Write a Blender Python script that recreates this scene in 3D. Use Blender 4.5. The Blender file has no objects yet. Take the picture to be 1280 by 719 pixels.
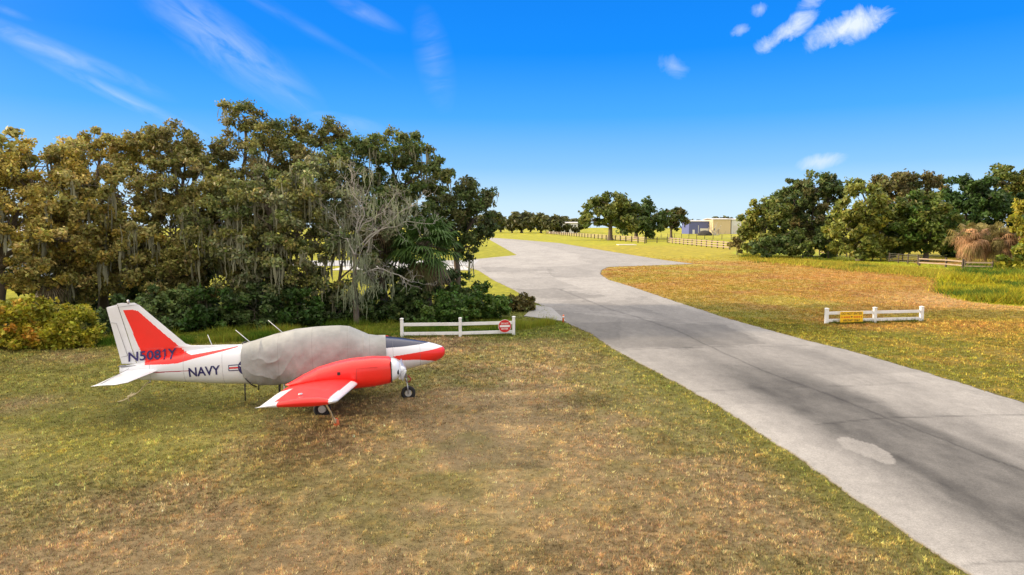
import bpy, bmesh, math, random
import numpy as np
from mathutils import Vector, Matrix
R = math.radians
rng = np.random.default_rng(7)
random.seed(7)
scn = bpy.context.scene
COL = scn.collection

# ------------------------------------------------------------------ camera
F_PX, CAM_H, HORIZ = 853.0, 5.2, 284.0
cam_d = bpy.data.cameras.new('camera'); cam = bpy.data.objects.new('camera', cam_d); COL.objects.link(cam)
cam_d.sensor_width = 36.0; cam_d.lens = 24.0; cam_d.clip_end = 9000; cam_d.clip_start = 0.1
PITCH = math.atan((359.5-HORIZ)/F_PX)
cam.location = (0, 0, CAM_H); cam.rotation_euler = (math.pi/2-PITCH, 0, 0)
scn.camera = cam

# ------------------------------------------------------------------ light, sky, exposure
SUN_EL, SUN_AZ = 16.0, -86.0            # azimuth clockwise from +Y
sun_d = bpy.data.lights.new('sun', 'SUN'); sun = bpy.data.objects.new('sun', sun_d); COL.objects.link(sun)
sun_d.energy = 4.6; sun_d.angle = R(1.5); sun_d.color = (1.0, 0.80, 0.56)
sdir = Vector((math.sin(R(SUN_AZ))*math.cos(R(SUN_EL)), math.cos(R(SUN_AZ))*math.cos(R(SUN_EL)), math.sin(R(SUN_EL))))
sun.rotation_euler = sdir.to_track_quat('Z', 'Y').to_euler()
world = bpy.data.worlds.new('World'); scn.world = world; world.use_nodes = True
scn.view_settings.view_transform = 'Standard'; scn.view_settings.look = 'None'
scn.view_settings.exposure = 0.55; scn.view_settings.gamma = 1.0
scn.view_settings.use_curve_mapping = False

class NT:
    """tiny node helper"""
    def __init__(s, tree): s.t = tree; s.n = tree.nodes; s.l = tree.links
    def new(s, typ, **kw):
        n = s.n.new(typ)
        for k, v in kw.items():
            if k == 'inp':
                for kk, vv in v.items():
                    if isinstance(vv, bpy.types.NodeSocket): s.l.new(vv, n.inputs[kk])
                    else: n.inputs[kk].default_value = vv
            else: setattr(n, k, v)
        return n
    def math(s, op, a, b=0.0, clamp=False):
        n = s.n.new('ShaderNodeMath'); n.operation = op; n.use_clamp = clamp
        for i, v in enumerate((a, b)):
            if isinstance(v, bpy.types.NodeSocket): s.l.new(v, n.inputs[i])
            else: n.inputs[i].default_value = v
        return n.outputs[0]
    def mix(s, f, a, b, mode='MIX'):
        n = s.n.new('ShaderNodeMix'); n.data_type = 'RGBA'; n.blend_type = mode
        for k, v in ((0, f), (6, a), (7, b)):
            if isinstance(v, bpy.types.NodeSocket): s.l.new(v, n.inputs[k])
            else: n.inputs[k].default_value = v if k == 0 else (tuple(v)+(1,))[:4]
        return n.outputs[2]
    def ramp(s, f, stops, interp='LINEAR'):
        n = s.n.new('ShaderNodeValToRGB'); n.color_ramp.interpolation = interp
        e = n.color_ramp.elements
        while len(e) < len(stops): e.new(0.5)
        for el, (p, c) in zip(e, stops): el.position = p; el.color = (tuple(c)+(1,))[:4] if hasattr(c, '__len__') else (c, c, c, 1)
        s.l.new(f, n.inputs[0]); return n.outputs[0]

def build_world():
    w = NT(world.node_tree); w.n.clear()
    sky = w.new('ShaderNodeTexSky'); sky.sky_type = 'NISHITA'; sky.sun_disc = False
    sky.sun_elevation = R(SUN_EL); sky.sun_rotation = R(SUN_AZ); sky.altitude = 10; sky.air_density = 1.0; sky.dust_density = 0.6; sky.ozone_density = 3.0
    tc = w.new('ShaderNodeTexCoord')
    sep = w.new('ShaderNodeSeparateXYZ', inp={0: tc.outputs['Generated']})
    z = sep.outputs[2]
    hs = w.new('ShaderNodeHueSaturation', inp={'Saturation': 1.25, 'Value': 1.0, 'Color': sky.outputs[0]})
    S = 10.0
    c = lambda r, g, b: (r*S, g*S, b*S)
    # clear late-afternoon sky, pale at the horizon and saturated blue higher up
    zz = w.math('MULTIPLY', z, 2.0, True)
    grad = w.ramp(zz, [(0.0, (.52, .66, .78)), (.07, (.42, .60, .76)), (.17, (.19, .43, .77)), (.31, (.045, .30, .78)), (.48, (.001, .20, .74)), (.66, (.001, .165, .68)), (1.0, (.05, .2, .6))])
    gs = w.mix(1.0, grad, (S, S, S), 'MULTIPLY')
    base = w.mix(0.9, hs.outputs[0], gs)
    # warm brightening of the low air towards the sun
    dt = w.new('ShaderNodeVectorMath', operation='DOT_PRODUCT', inp={0: tc.outputs['Generated'], 1: tuple(sdir)})
    glow = w.math('POWER', w.math('MAXIMUM', dt.outputs['Value'], 0.0), 9.0)
    base = w.mix(w.math('MULTIPLY', glow, 0.55, True), base, c(1.1, .98, .70))
    # added bright sky, unseen overhead and behind the viewer's back, as fill light
    overhead_fill = w.ramp(z, [(0.0, 0.0), (.42, 0.0), (.75, 1.0)])
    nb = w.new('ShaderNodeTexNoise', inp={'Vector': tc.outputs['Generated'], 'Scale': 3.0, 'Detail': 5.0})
    overhead_fill = w.math('MULTIPLY', overhead_fill, w.math('ADD', nb.outputs[0], 0.45), True)
    base = w.mix(overhead_fill, base, c(1.95, 1.78, 1.55))
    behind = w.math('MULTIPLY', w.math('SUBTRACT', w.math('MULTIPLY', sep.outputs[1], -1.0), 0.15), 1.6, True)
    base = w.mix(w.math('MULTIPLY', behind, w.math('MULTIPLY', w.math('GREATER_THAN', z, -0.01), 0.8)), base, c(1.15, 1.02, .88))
    # clouds: direction projected on the y=1 plane
    px = w.math('DIVIDE', sep.outputs[0], w.math('MAXIMUM', sep.outputs[1], 0.02))
    pz = w.math('DIVIDE', z, w.math('MAXIMUM', sep.outputs[1], 0.02))
    def local(cx, cy, rx, ry, ang):
        """elliptical mask round a point of the sky, 1 in the middle"""
        ux, uz = (cx-640)/F_PX, (HORIZ-cy)/F_PX
        dx = w.math('SUBTRACT', px, ux); dz = w.math('SUBTRACT', pz, uz)
        ca, sa = math.cos(R(ang)), math.sin(R(ang))
        a = w.math('DIVIDE', w.math('ADD', w.math('MULTIPLY', dx, ca), w.math('MULTIPLY', dz, sa)), rx/F_PX)
        b = w.math('DIVIDE', w.math('SUBTRACT', w.math('MULTIPLY', dz, ca), w.math('MULTIPLY', dx, sa)), ry/F_PX)
        r = w.math('SQRT', w.math('ADD', w.math('MULTIPLY', a, a), w.math('MULTIPLY', b, b)))
        return w.math('SUBTRACT', 1.0, r, True), a, b
    total = None
    def addc(m):
        nonlocal total
        total = m if total is None else w.math('MAXIMUM', total, m)
    cv = w.new('ShaderNodeCombineXYZ', inp={0: px, 1: pz, 2: 0.0})
    # small puffs (right), long axis rising to the right
    for (cx, cy, rx, ry, ang, amt) in ((1052, 40, 72, 24, 24, .95), (972, 48, 52, 17, 33, .85), (1012, 6, 34, 13, 30, .6), (940, 21, 18, 12, 20, .55), (918, 44, 16, 10, 30, .5),
                                     (838, 88, 26, 17, -20, .30), (1022, 203, 40, 12, 10, .6)):
        m, a, b = local(cx, cy, rx, ry, ang)
        n = w.new('ShaderNodeTexNoise', inp={'Vector': cv.outputs[0], 'Scale': 19.0, 'Detail': 8.0, 'Roughness': .66, 'Distortion': .9})
        v = w.math('ADD', m, w.math('MULTIPLY', w.math('SUBTRACT', n.outputs[0], 0.5), 2.2))
        v = w.math('MULTIPLY', w.math('SUBTRACT', v, 0.16), 1.15, True)
        v = w.math('MULTIPLY', v, w.math('MULTIPLY', m, 4.0, True))
        addc(w.math('MULTIPLY', v, amt))
    # streaked cirrus (left), long axis falling to the right
    for (cx, cy, rx, ry, ang, amt) in ((290, 62, 160, 38, -36, .55), (80, 70, 170, 16, -22, .5), (150, 120, 140, 11, -25, .42), (460, 25, 60, 13, -25, .3), (545, 80, 26, 70, 12, .24),
                                       (430, 155, 60, 12, -10, .4), (350, 20, 180, 10, -30, .15), (25, 22, 40, 6, -20, .25)):
        m, a, b = local(cx, cy, rx, ry, ang)
        ab = w.new('ShaderNodeCombineXYZ', inp={0: w.math('MULTIPLY', a, rx/75.0), 1: w.math('MULTIPLY', b, ry/19.0), 2: cx*.37})
        n = w.new('ShaderNodeTexNoise', inp={'Vector': ab.outputs[0], 'Scale': 1.0, 'Detail': 7.0, 'Roughness': .58, 'Distortion': .8})
        v = w.math('MULTIPLY', w.math('SUBTRACT', n.outputs[0], 0.30), 2.0, True)
        v = w.math('MULTIPLY', v, w.math('POWER', m, 1.1))
        addc(w.math('MULTIPLY', v, amt))
    total = w.math('MULTIPLY', total, w.math('GREATER_THAN', sep.outputs[1], 0.02))
    out = w.mix(total, base, c(.60, .66, .76))
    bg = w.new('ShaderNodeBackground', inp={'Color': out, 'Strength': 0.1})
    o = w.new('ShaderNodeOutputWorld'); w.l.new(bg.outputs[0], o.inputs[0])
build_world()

# ------------------------------------------------------------------ pixel <-> ground helpers (to read positions off the photograph)
_c, _s = math.cos(PITCH), math.sin(PITCH)
def ray(px, py):
    u = (px-640)/F_PX; v = (359.5-py)/F_PX
    return (u, _c+v*_s, -_s+v*_c)
def G(px, py):
    d = ray(px, py); t = CAM_H/-d[2]; return (d[0]*t, d[1]*t)
def P3(px, py, D):
    d = ray(px, py); t = D/d[1]; return np.array([d[0]*t, D, CAM_H+d[2]*t])
def to_px(x, y):
    y = np.maximum(y, 0.5); d = y*_c+CAM_H*_s; u = y*_s-CAM_H*_c
    return 640+F_PX*x/d, 359.5-F_PX*u/d

# ------------------------------------------------------------------ noise
_perm = np.random.default_rng(3).random((256, 256))
def vnoise(x, y):
    xi = np.floor(x).astype(int); yi = np.floor(y).astype(int); fx = x-xi; fy = y-yi
    fx = fx*fx*(3-2*fx); fy = fy*fy*(3-2*fy)
    g = lambda i, j: _perm[i & 255, j & 255]
    return (g(xi, yi)*(1-fx)+g(xi+1, yi)*fx)*(1-fy)+(g(xi, yi+1)*(1-fx)+g(xi+1, yi+1)*fx)*fy
def fbm(x, y, o=4):
    s = 0; a = .5; t = 0
    for k in range(o):
        s = s+a*vnoise(x*2**k+17.3*k, y*2**k+5.1*k); t += a; a *= .55
    return s/t
def inpoly(x, y, poly):
    r = np.zeros(np.shape(x), bool); n = len(poly)
    for i in range(n):
        x0, y0 = poly[i]; x1, y1 = poly[(i+1) % n]
        if y0 == y1: continue
        c = ((y0 > y) != (y1 > y)) & (x < (x1-x0)*(y-y0)/(y1-y0)+x0)
        r ^= c
    return r
def sstep(a, b, x):
    t = np.clip((x-a)/(b-a), 0, 1); return t*t*(3-2*t)

# ------------------------------------------------------------------ mesh helpers
def link(o, parent=None):
    COL.objects.link(o)
    if parent is not None: o.parent = parent
    return o
def mesh_np(name, V, Fq, mat, parent=None, col=None, smooth=False, matidx=None):
    """V (n,3); Fq (m,k) with k=3/4, one object"""
    me = bpy.data.meshes.new(name); V = np.asarray(V, np.float32); Fq = np.asarray(Fq, np.int32)
    m, k = Fq.shape
    me.vertices.add(len(V)); me.vertices.foreach_set('co', V.ravel())
    me.loops.add(m*k); me.loops.foreach_set('vertex_index', Fq.ravel())
    me.polygons.add(m); me.polygons.foreach_set('loop_start', np.arange(m, dtype=np.int32)*k)
    if matidx is not None: me.polygons.foreach_set('material_index', np.asarray(matidx, np.int32))
    if smooth: me.polygons.foreach_set('use_smooth', np.ones(m, bool))
    me.update(calc_edges=True); me.validate()
    if col is not None:
        a = me.color_attributes.new('tint', 'FLOAT_COLOR', 'POINT')
        c4 = np.ones((len(V), 4), np.float32); c4[:, :3] = col; a.data.foreach_set('color', c4.ravel())
    for mm in (mat if isinstance(mat, (list, tuple)) else [mat]): me.materials.append(mm)
    return link(bpy.data.objects.new(name, me), parent)
class MB:
    def __init__(s): s.b = bmesh.new()
    def box(s, x0, x1, y0, y1, z0, z1, M=None, bev=0.0):
        r = bmesh.ops.create_cube(s.b, size=1); vs = r['verts']
        for v in vs: v.co = Vector((x0+(v.co.x+.5)*(x1-x0), y0+(v.co.y+.5)*(y1-y0), z0+(v.co.z+.5)*(z1-z0)))
        if bev > 0:
            es = list({e for v in vs for e in v.link_edges})
            rr = bmesh.ops.bevel(s.b, geom=es, offset=bev, segments=2, affect='EDGES', profile=.5)
            vs = list({v for f in rr['faces'] for v in f.verts} | {v for v in vs if v.is_valid})
        if M is not None:
            for v in vs: v.co = M @ v.co
        return s
    def tube(s, pts, rad, n=8, cap=True, smooth=True):
        pts = [Vector(p) for p in pts]; rad = rad if hasattr(rad, '__len__') else [rad]*len(pts); rings = []
        for i, p in enumerate(pts):
            t = (pts[min(i+1, len(pts)-1)]-pts[max(i-1, 0)]).normalized()
            a = t.orthogonal().normalized() if i == 0 else (rings_a-t*rings_a.dot(t)).normalized()
            rings_a = a; b = t.cross(a)
            rings.append([s.b.verts.new(p+(a*math.cos(2*math.pi*k/n)+b*math.sin(2*math.pi*k/n))*rad[i]) for k in range(n)])
        for r0, r1 in zip(rings, rings[1:]):
            for k in range(n):
                f = s.b.faces.new((r0[k], r0[(k+1) % n], r1[(k+1) % n], r1[k])); f.smooth = smooth
        if cap:
            s.b.faces.new(rings[0][::-1]); s.b.faces.new(rings[-1])
        return s
    def cyl(s, p0, p1, r, n=24, r1=None): return s.tube([p0, p1], [r, r if r1 is None else r1], n)
    def prism(s, poly, M, t, half=True):
        """2-D polygon (u,w) -> M@(u, +-t/2, w)"""
        a = [s.b.verts.new(M @ Vector((u, -t/2, w))) for u, w in poly]; b = [s.b.verts.new(M @ Vector((u, t/2, w))) for u, w in poly]
        s.b.faces.new(a); s.b.faces.new(b[::-1]); n = len(poly)
        for i in range(n): s.b.faces.new((a[i], b[i], b[(i+1) % n], a[(i+1) % n]))
        return s
    def obj(s, name, mat, parent=None):
        bmesh.ops.recalc_face_normals(s.b, faces=s.b.faces)
        me = bpy.data.meshes.new(name); s.b.to_mesh(me); s.b.free(); me.materials.append(mat)
        return link(bpy.data.objects.new(name, me), parent)
def tag(o, label=None, cat=None, group=None, kind=None):
    for k, v in (('label', label), ('category', cat), ('group', group), ('kind', kind)):
        if v: o[k] = v
    return o
def empty(name, loc, rz=0.0, ry=0.0):
    o = bpy.data.objects.new(name, None); link(o); o.location = loc; o.rotation_euler = (0, ry, rz); o.empty_display_size = .3; return o

# ------------------------------------------------------------------ materials
MATS = {}
def pbr(name, color, rough=.6, metal=0.0, var=0.0, scale=8.0, bump=0.0, bscale=60.0, coat=0.0, dirt=None):
    if name in MATS: return MATS[name]
    m = bpy.data.materials.new(name); m.use_nodes = True; t = NT(m.node_tree)
    b = t.n['Principled BSDF']; b.inputs['Roughness'].default_value = rough; b.inputs['Metallic'].default_value = metal
    b.inputs['Coat Weight'].default_value = coat
    tc = t.new('ShaderNodeTexCoord')
    n = t.new('ShaderNodeTexNoise', inp={'Vector': tc.outputs['Object'], 'Scale': scale, 'Detail': 5.0, 'Roughness': .6})
    lo = tuple(max(0, c*(1-var)) for c in color); hi = tuple(min(1, c*(1+var)) for c in color)
    col = t.mix(n.outputs[0], lo, hi)
    if dirt:
        n2 = t.new('ShaderNodeTexNoise', inp={'Vector': tc.outputs['Object'], 'Scale': scale*.4, 'Detail': 8.0, 'Roughness': .7})
        col = t.mix(t.math('MULTIPLY', t.math('SUBTRACT', n2.outputs[0], .5), 2.2, True), col, dirt)
    t.l.new(col, b.inputs['Base Color'])
    if bump:
        n3 = t.new('ShaderNodeTexNoise', inp={'Vector': tc.outputs['Object'], 'Scale': bscale, 'Detail': 4.0})
        bp = t.new('ShaderNodeBump', inp={'Strength': bump, 'Distance': .02, 'Height': n3.outputs[0]}); t.l.new(bp.outputs[0], b.inputs['Normal'])
    MATS[name] = m; return m
def tint_mat(name, trans=0.0, rough=.8, noise=None, bump=0.0, spec=.25):
    """colour comes from the mesh's own albedo attribute"""
    m = bpy.data.materials.new(name); m.use_nodes = True; t = NT(m.node_tree); b = t.n['Principled BSDF']
    a = t.new('ShaderNodeVertexColor', layer_name='tint'); col = a.outputs[0]
    tc = t.new('ShaderNodeTexCoord')
    if noise:
        for sc, amt in noise:
            n = t.new('ShaderNodeTexNoise', inp={'Vector': tc.outputs['Object'], 'Scale': sc, 'Detail': 4.0, 'Roughness': .7})
            g = t.math('ADD', t.math('MULTIPLY', t.math('SUBTRACT', n.outputs[0], .5), amt*2), 1.0)
            cc = t.new('ShaderNodeCombineColor', inp={0: g, 1: g, 2: g}); col = t.mix(1.0, col, cc.outputs[0], 'MULTIPLY')
    t.l.new(col, b.inputs['Base Color']); b.inputs['Roughness'].default_value = rough; b.inputs['Specular IOR Level'].default_value = spec
    if bump:
        n3 = t.new('ShaderNodeTexNoise', inp={'Vector': tc.outputs['Object'], 'Scale': 45.0, 'Detail': 5.0, 'Roughness': .75})
        bp = t.new('ShaderNodeBump', inp={'Strength': bump, 'Distance': .03, 'Height': n3.outputs[0]}); t.l.new(bp.outputs[0], b.inputs['Normal'])
    if trans:
        tr = t.new('ShaderNodeBsdfTranslucent'); t.l.new(col, tr.inputs[0])
        mx = t.new('ShaderNodeMixShader', inp={0: trans}); t.l.new(b.outputs[0], mx.inputs[1]); t.l.new(tr.outputs[0], mx.inputs[2])
        t.l.new(mx.outputs[0], t.n['Material Output'].inputs[0])
    MATS[name] = m; return m
M_GROUND = tint_mat('ground_mat', noise=[(.9, .25), (7, .45), (38, .6)], bump=.7, spec=.1)
M_ROAD = tint_mat('pavement_mat', noise=[(.7, .12), (4, .16), (22, .45), (60, .6)], bump=.2, rough=.88, spec=.2)
M_BLADE = tint_mat('grass_blade_mat', trans=.25, spec=.12)
M_LEAF = tint_mat('leaf_mat', trans=.32, rough=.55, spec=.3)
M_MOSS = tint_mat('moss_mat', trans=.25, rough=.95, spec=.05)
M_BARK = pbr('bark', (.13, .105, .08), .95, var=.5, scale=3, bump=.8, bscale=12)
M_DEAD = pbr('dead_wood', (.36, .34, .30), .9, var=.3, scale=3, bump=.5, bscale=14)
M_VINYL = pbr('white_vinyl', (.76, .77, .77), .5, var=.06, scale=3, dirt=(.42, .42, .34))
M_WOOD = pbr('weathered_board', (.34, .27, .20), .9, var=.3, scale=2)
M_PALEWOOD = pbr('pale_board', (.33, .25, .19), .9, var=.25, scale=2)
M_DARKPOST = pbr('dark_post', (.085, .065, .05), .9, var=.3, scale=2)
M_WIRE = pbr('fence_wire', (.25, .24, .22), .6)
M_WHITE = pbr('aircraft_white', (.72, .74, .78), .35, var=.07, scale=1.5, coat=.25, dirt=(.56, .56, .55))
M_RED = pbr('aircraft_red', (.78, .014, .009), .36, var=.12, scale=2, coat=.3, dirt=(.62, .03, .02))
M_NAVY = pbr('aircraft_navy', (.006, .013, .055), .3, coat=.4, var=.1)
M_INK = pbr('marking_blue', (.018, .014, .11), .45, var=.1)
M_RUBBER = pbr('tyre_rubber', (.018, .018, .018), .85, var=.2, bump=.3)
M_METAL = pbr('bare_metal', (.5, .5, .51), .45, .6, var=.1)
M_BLACK = pbr('black_metal', (.02, .02, .022), .55)
M_SEAM = pbr('panel_seam', (.14, .14, .16), .6)
M_CREAM = pbr('rope_cream', (.66, .55, .34), .9, var=.2)
M_SIGNRED = pbr('sign_red', (.56, .012, .015), .4)
M_SIGNWHITE = pbr('sign_white', (.8, .8, .8), .45)
M_SIGNYEL = pbr('sign_yellow', (.85, .52, .012), .45)
M_ORANGE = pbr('orange_plastic', (.72, .16, .05), .6, var=.1)

def canvas_mat():
    m = bpy.data.materials.new('canvas_cover'); m.use_nodes = True; t = NT(m.node_tree); b = t.n['Principled BSDF']
    tc = t.new('ShaderNodeTexCoord')
    n = t.new('ShaderNodeTexNoise', inp={'Vector': tc.outputs['Object'], 'Scale': 1.8, 'Detail': 7.0, 'Roughness': .65})
    col = t.ramp(n.outputs[0], [(.3, (.25, .255, .245)), (.55, (.325, .33, .32)), (.75, (.39, .395, .385))])
    sep = t.new('ShaderNodeSeparateXYZ', inp={0: tc.outputs['Object']})
    sm = None                                     # sewn seams across the cover
    for xs in (-3.05, -4.05, -2.42, -5.0):
        d = t.math('LESS_THAN', t.math('ABSOLUTE', t.math('SUBTRACT', sep.outputs[0], xs)), .009)
        sm = d if sm is None else t.math('MAXIMUM', sm, d)
    col = t.mix(t.math('MULTIPLY', sm, .35), col, (.2, .19, .18))
    t.l.new(col, b.inputs['Base Color']); b.inputs['Roughness'].default_value = .9; b.inputs['Specular IOR Level'].default_value = .15
    n3 = t.new('ShaderNodeTexNoise', inp={'Vector': tc.outputs['Object'], 'Scale': 3.5, 'Detail': 5.0, 'Roughness': .55, 'Distortion': 1.2})
    bp = t.new('ShaderNodeBump', inp={'Strength': .35, 'Distance': .03, 'Height': n3.outputs[0]}); t.l.new(bp.outputs[0], b.inputs['Normal'])
    return m
M_CANVAS = canvas_mat()

# ------------------------------------------------------------------ the pavement outline
YL = [-30, 9.8, 11.75, 14.8, 19.3, 25.7, 28.8, 33.0, 37.4, 43.8, 47.1, 56.9, 67.3, 82.3, 92.7, 108.6, 127.3, 200, 279, 343]
XL = [7.6, 6.78, 6.6, 6.41, 6.0, 4.88, 4.26, 3.8, 2.75, 2.1, 1.5, 0., -1.98, -4.16, -7.1, -7.3, .75, -4.0, -9.1, -11.3]
YR = [-30, 19.95, 24.5, 28.2, 31.2, 39.1, 50.3, 60, 67.3, 75.3, 82.3, 89, 93.2, 96.7, 108.6, 148.6, 223, 297, 343]
XR = [15.9, 15.26, 14.87, 14.39, 13.6, 12.3, 11.3, 10.5, 9.65, 9.9, 10.9, 12.7, 20, 26, 24.2, 20.9, 15.7, 0., -11.2]
def xl(y): return np.interp(y, YL, XL)
def xr(y): return np.interp(y, YR, XR)

# ------------------------------------------------------------------ ground colour (albedo) by place
TAN = np.array((.275, .205, .108)); OLIVE = np.array((.20, .185, .064)); GREEN = np.array((.125, .16, .022)); GOLD = np.array((.33, .215, .05))
RUST = np.array((.26, .14, .05)); YG = np.array((.29, .285, .022)); LTAN = np.array((.42, .28, .12)); DKGR = np.array((.07, .10, .02))
def lerp(a, b, t): return a*(1-t[..., None])+b*t[..., None]
def gcol(x, y):
    x = np.asarray(x, float); y = np.asarray(y, float)
    px, py = to_px(x, y)
    n1 = fbm(x*.22+3, y*.22+9, 4); n2 = fbm(x*.9+40, y*.9, 4); n3 = fbm(x*3.1, y*3.1+70, 3); nb = fbm(x*.06+11, y*.06+2, 3)
    c = lerp(TAN, OLIVE, sstep(.40, .70, n1*.6+n2*.4))
    c = lerp(c, np.array((.20, .125, .065)), sstep(.48, .68, n2)*.3*sstep(.42, .6, fbm(x*.35+80, y*.35, 3)))
    left = sstep(-1.5, -9, x)*sstep(12, 16, y)*sstep(.34, .58, n1*.7+nb*.3)
    c = lerp(c, np.array((.225, .22, .05)), left*.8)
    # worn, lighter tyre lane through the grass
    lane = np.exp(-((x-(-.1+.02*(y-14)))/.55)**2)*sstep(9, 13, y)*sstep(34, 24, y)
    c = lerp(c, TAN*1.4, lane*.5)
    lane = np.exp(-((x-(1.3+.02*(y-14)))/.5)**2)*sstep(9, 13, y)*sstep(34, 24, y)
    c = lerp(c, TAN*1.3, lane*.35)
    # lusher strip along the pavement
    dl = xl(y)-x
    c = lerp(c, np.array((.16, .165, .032)), sstep(1.5, .2, dl+(n2-.5)*1.6)*(dl > -6)*.75)
    # foot of the trees behind
    c = lerp(c, GREEN, sstep(31, 34, y+(n1-.5)*4)*(x < 3)*.8)
    c = lerp(c, YG*.85, sstep(46, 52, y)*(x < 3))
    # right-hand field
    rt = sstep(-.6, .2, x-xr(y))
    f = lerp(GOLD, RUST*1.15, sstep(.42, .66, n1*.5+n2*.5)*.75)
    f = lerp(f, GOLD*np.array((.85, 1.2, .9)), sstep(.5, .7, fbm(x*.15+60, y*.15, 3))*.6)
    dr = x-xr(y)
    near = sstep(7.5, 2.0, dr+(n1-.5)*6)*sstep(60, 40, y)
    f = lerp(f, np.array((.18, .17, .028)), np.clip(near+sstep(37, 30, y+(n1-.5)*6)*.85, 0, 1)*(.55+.45*sstep(.3, .55, n2)))
    lt = np.exp(-((py-374-(px-1150)*.03)/9)**2)*sstep(1040, 1170, px)
    f = lerp(f, LTAN, lt*.75)
    lt = np.exp(-((py-345-(px-900)*.0)/10)**2)*sstep(930, 1030, px)*sstep(1190, 1100, px)
    f = lerp(f, LTAN*np.array((1., .8, .6)), lt*.45)
    f = lerp(f, YG*np.array((1.05, .92, 1)), sstep(98, 118, y+(n1-.5)*14))
    f = lerp(f, GOLD*np.array((.9, 1.15, .7)), sstep(.45, .65, fbm(x*.03, y*.06+5, 3))*sstep(100, 130, y)*.5)
    strip = inpoly(px+(n1-.5)*20, py+(n2-.5)*4, [(915, 317), (1010, 326), (1100, 338), (1185, 350), (1290, 352), (1290, 326), (1190, 333), (1080, 322), (1000, 314), (925, 311)])
    f = lerp(f, np.array((.27, .31, .022)), strip.astype(float)*.9)
    ditch = np.exp(-((py-(324+(px-960)*.105))/1.8)**2)*(px > 945)*(px < 1190)*sstep(.4, .55, n1)
    f = lerp(f, DKGR*1.2, ditch*.8)
    weed = inpoly(px+(n1-.5)*14, py+(n2-.5)*5, [(1168, 350), (1180, 368), (1215, 378), (1300, 384), (1300, 325), (1200, 330)])
    f = lerp(f, np.array((.30, .32, .02)), weed.astype(float)*.9)
    c = lerp(c, f, rt)
    c = lerp(c, YG, sstep(170, 215, y)*.9)
    sp = sstep(.66, .80, vnoise(x*4.3+3, y*4.3))*sstep(.4, .6, n2); c = c*(1-.2*sp[..., None])
    c = lerp(c, c*np.array((1.35, 1.25, 1.15)), sstep(.68, .82, vnoise(x*5.7+31, y*5.7)))
    return c*(.84+.32*n3[..., None])*(.86+.28*fbm(x*9, y*9, 2)[..., None])

def build_ground():
    rr = np.concatenate([[0.5, 2, 4], np.geomspace(6, 420, 420), np.geomspace(440, 6000, 30)])
    aa = np.concatenate([np.linspace(R(-180), R(-50), 50)[:-1], np.linspace(R(-50), R(50), 420), np.linspace(R(50), R(180), 50)[1:]])
    RR, AA = np.meshgrid(rr, aa, indexing='ij'); X = RR*np.sin(AA); Y = RR*np.cos(AA)
    Z = (fbm(X*.15, Y*.15, 3)-.5)*.05*(RR < 400)*(1-np.exp(-np.minimum(np.abs(X-xl(Y)), np.abs(X-xr(Y)))/1.5))
    on = (X > xl(Y)+.1) & (X < xr(Y)-.1); Z = np.where(on, -.02, Z)
    Z = np.where((Y > 78) & (Y < 112) & (X < 0), -.03, Z)
    # shallow ditch along the right-hand fence
    px, py = to_px(X, Y); d = np.abs(py-(324+(px-960)*.105)); Z = Z-.35*np.exp(-(d/3.)**2)*((px > 940) & (px < 1195))
    C = gcol(X, Y); n, m = X.shape
    C = C*(1-.30*(sstep(60, 20, Y)*(Y > 5)))[..., None]         # soil between the tufts, darkened nearby with painted shade
    V = np.stack([X, Y, Z], -1).reshape(-1, 3); I = np.arange(n*m).reshape(n, m)
    Fq = np.stack([I[:-1, :-1], I[:-1, 1:], I[1:, 1:], I[1:, :-1]], -1).reshape(-1, 4)
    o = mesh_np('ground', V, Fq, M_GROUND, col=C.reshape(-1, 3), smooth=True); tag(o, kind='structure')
build_ground()

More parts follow.
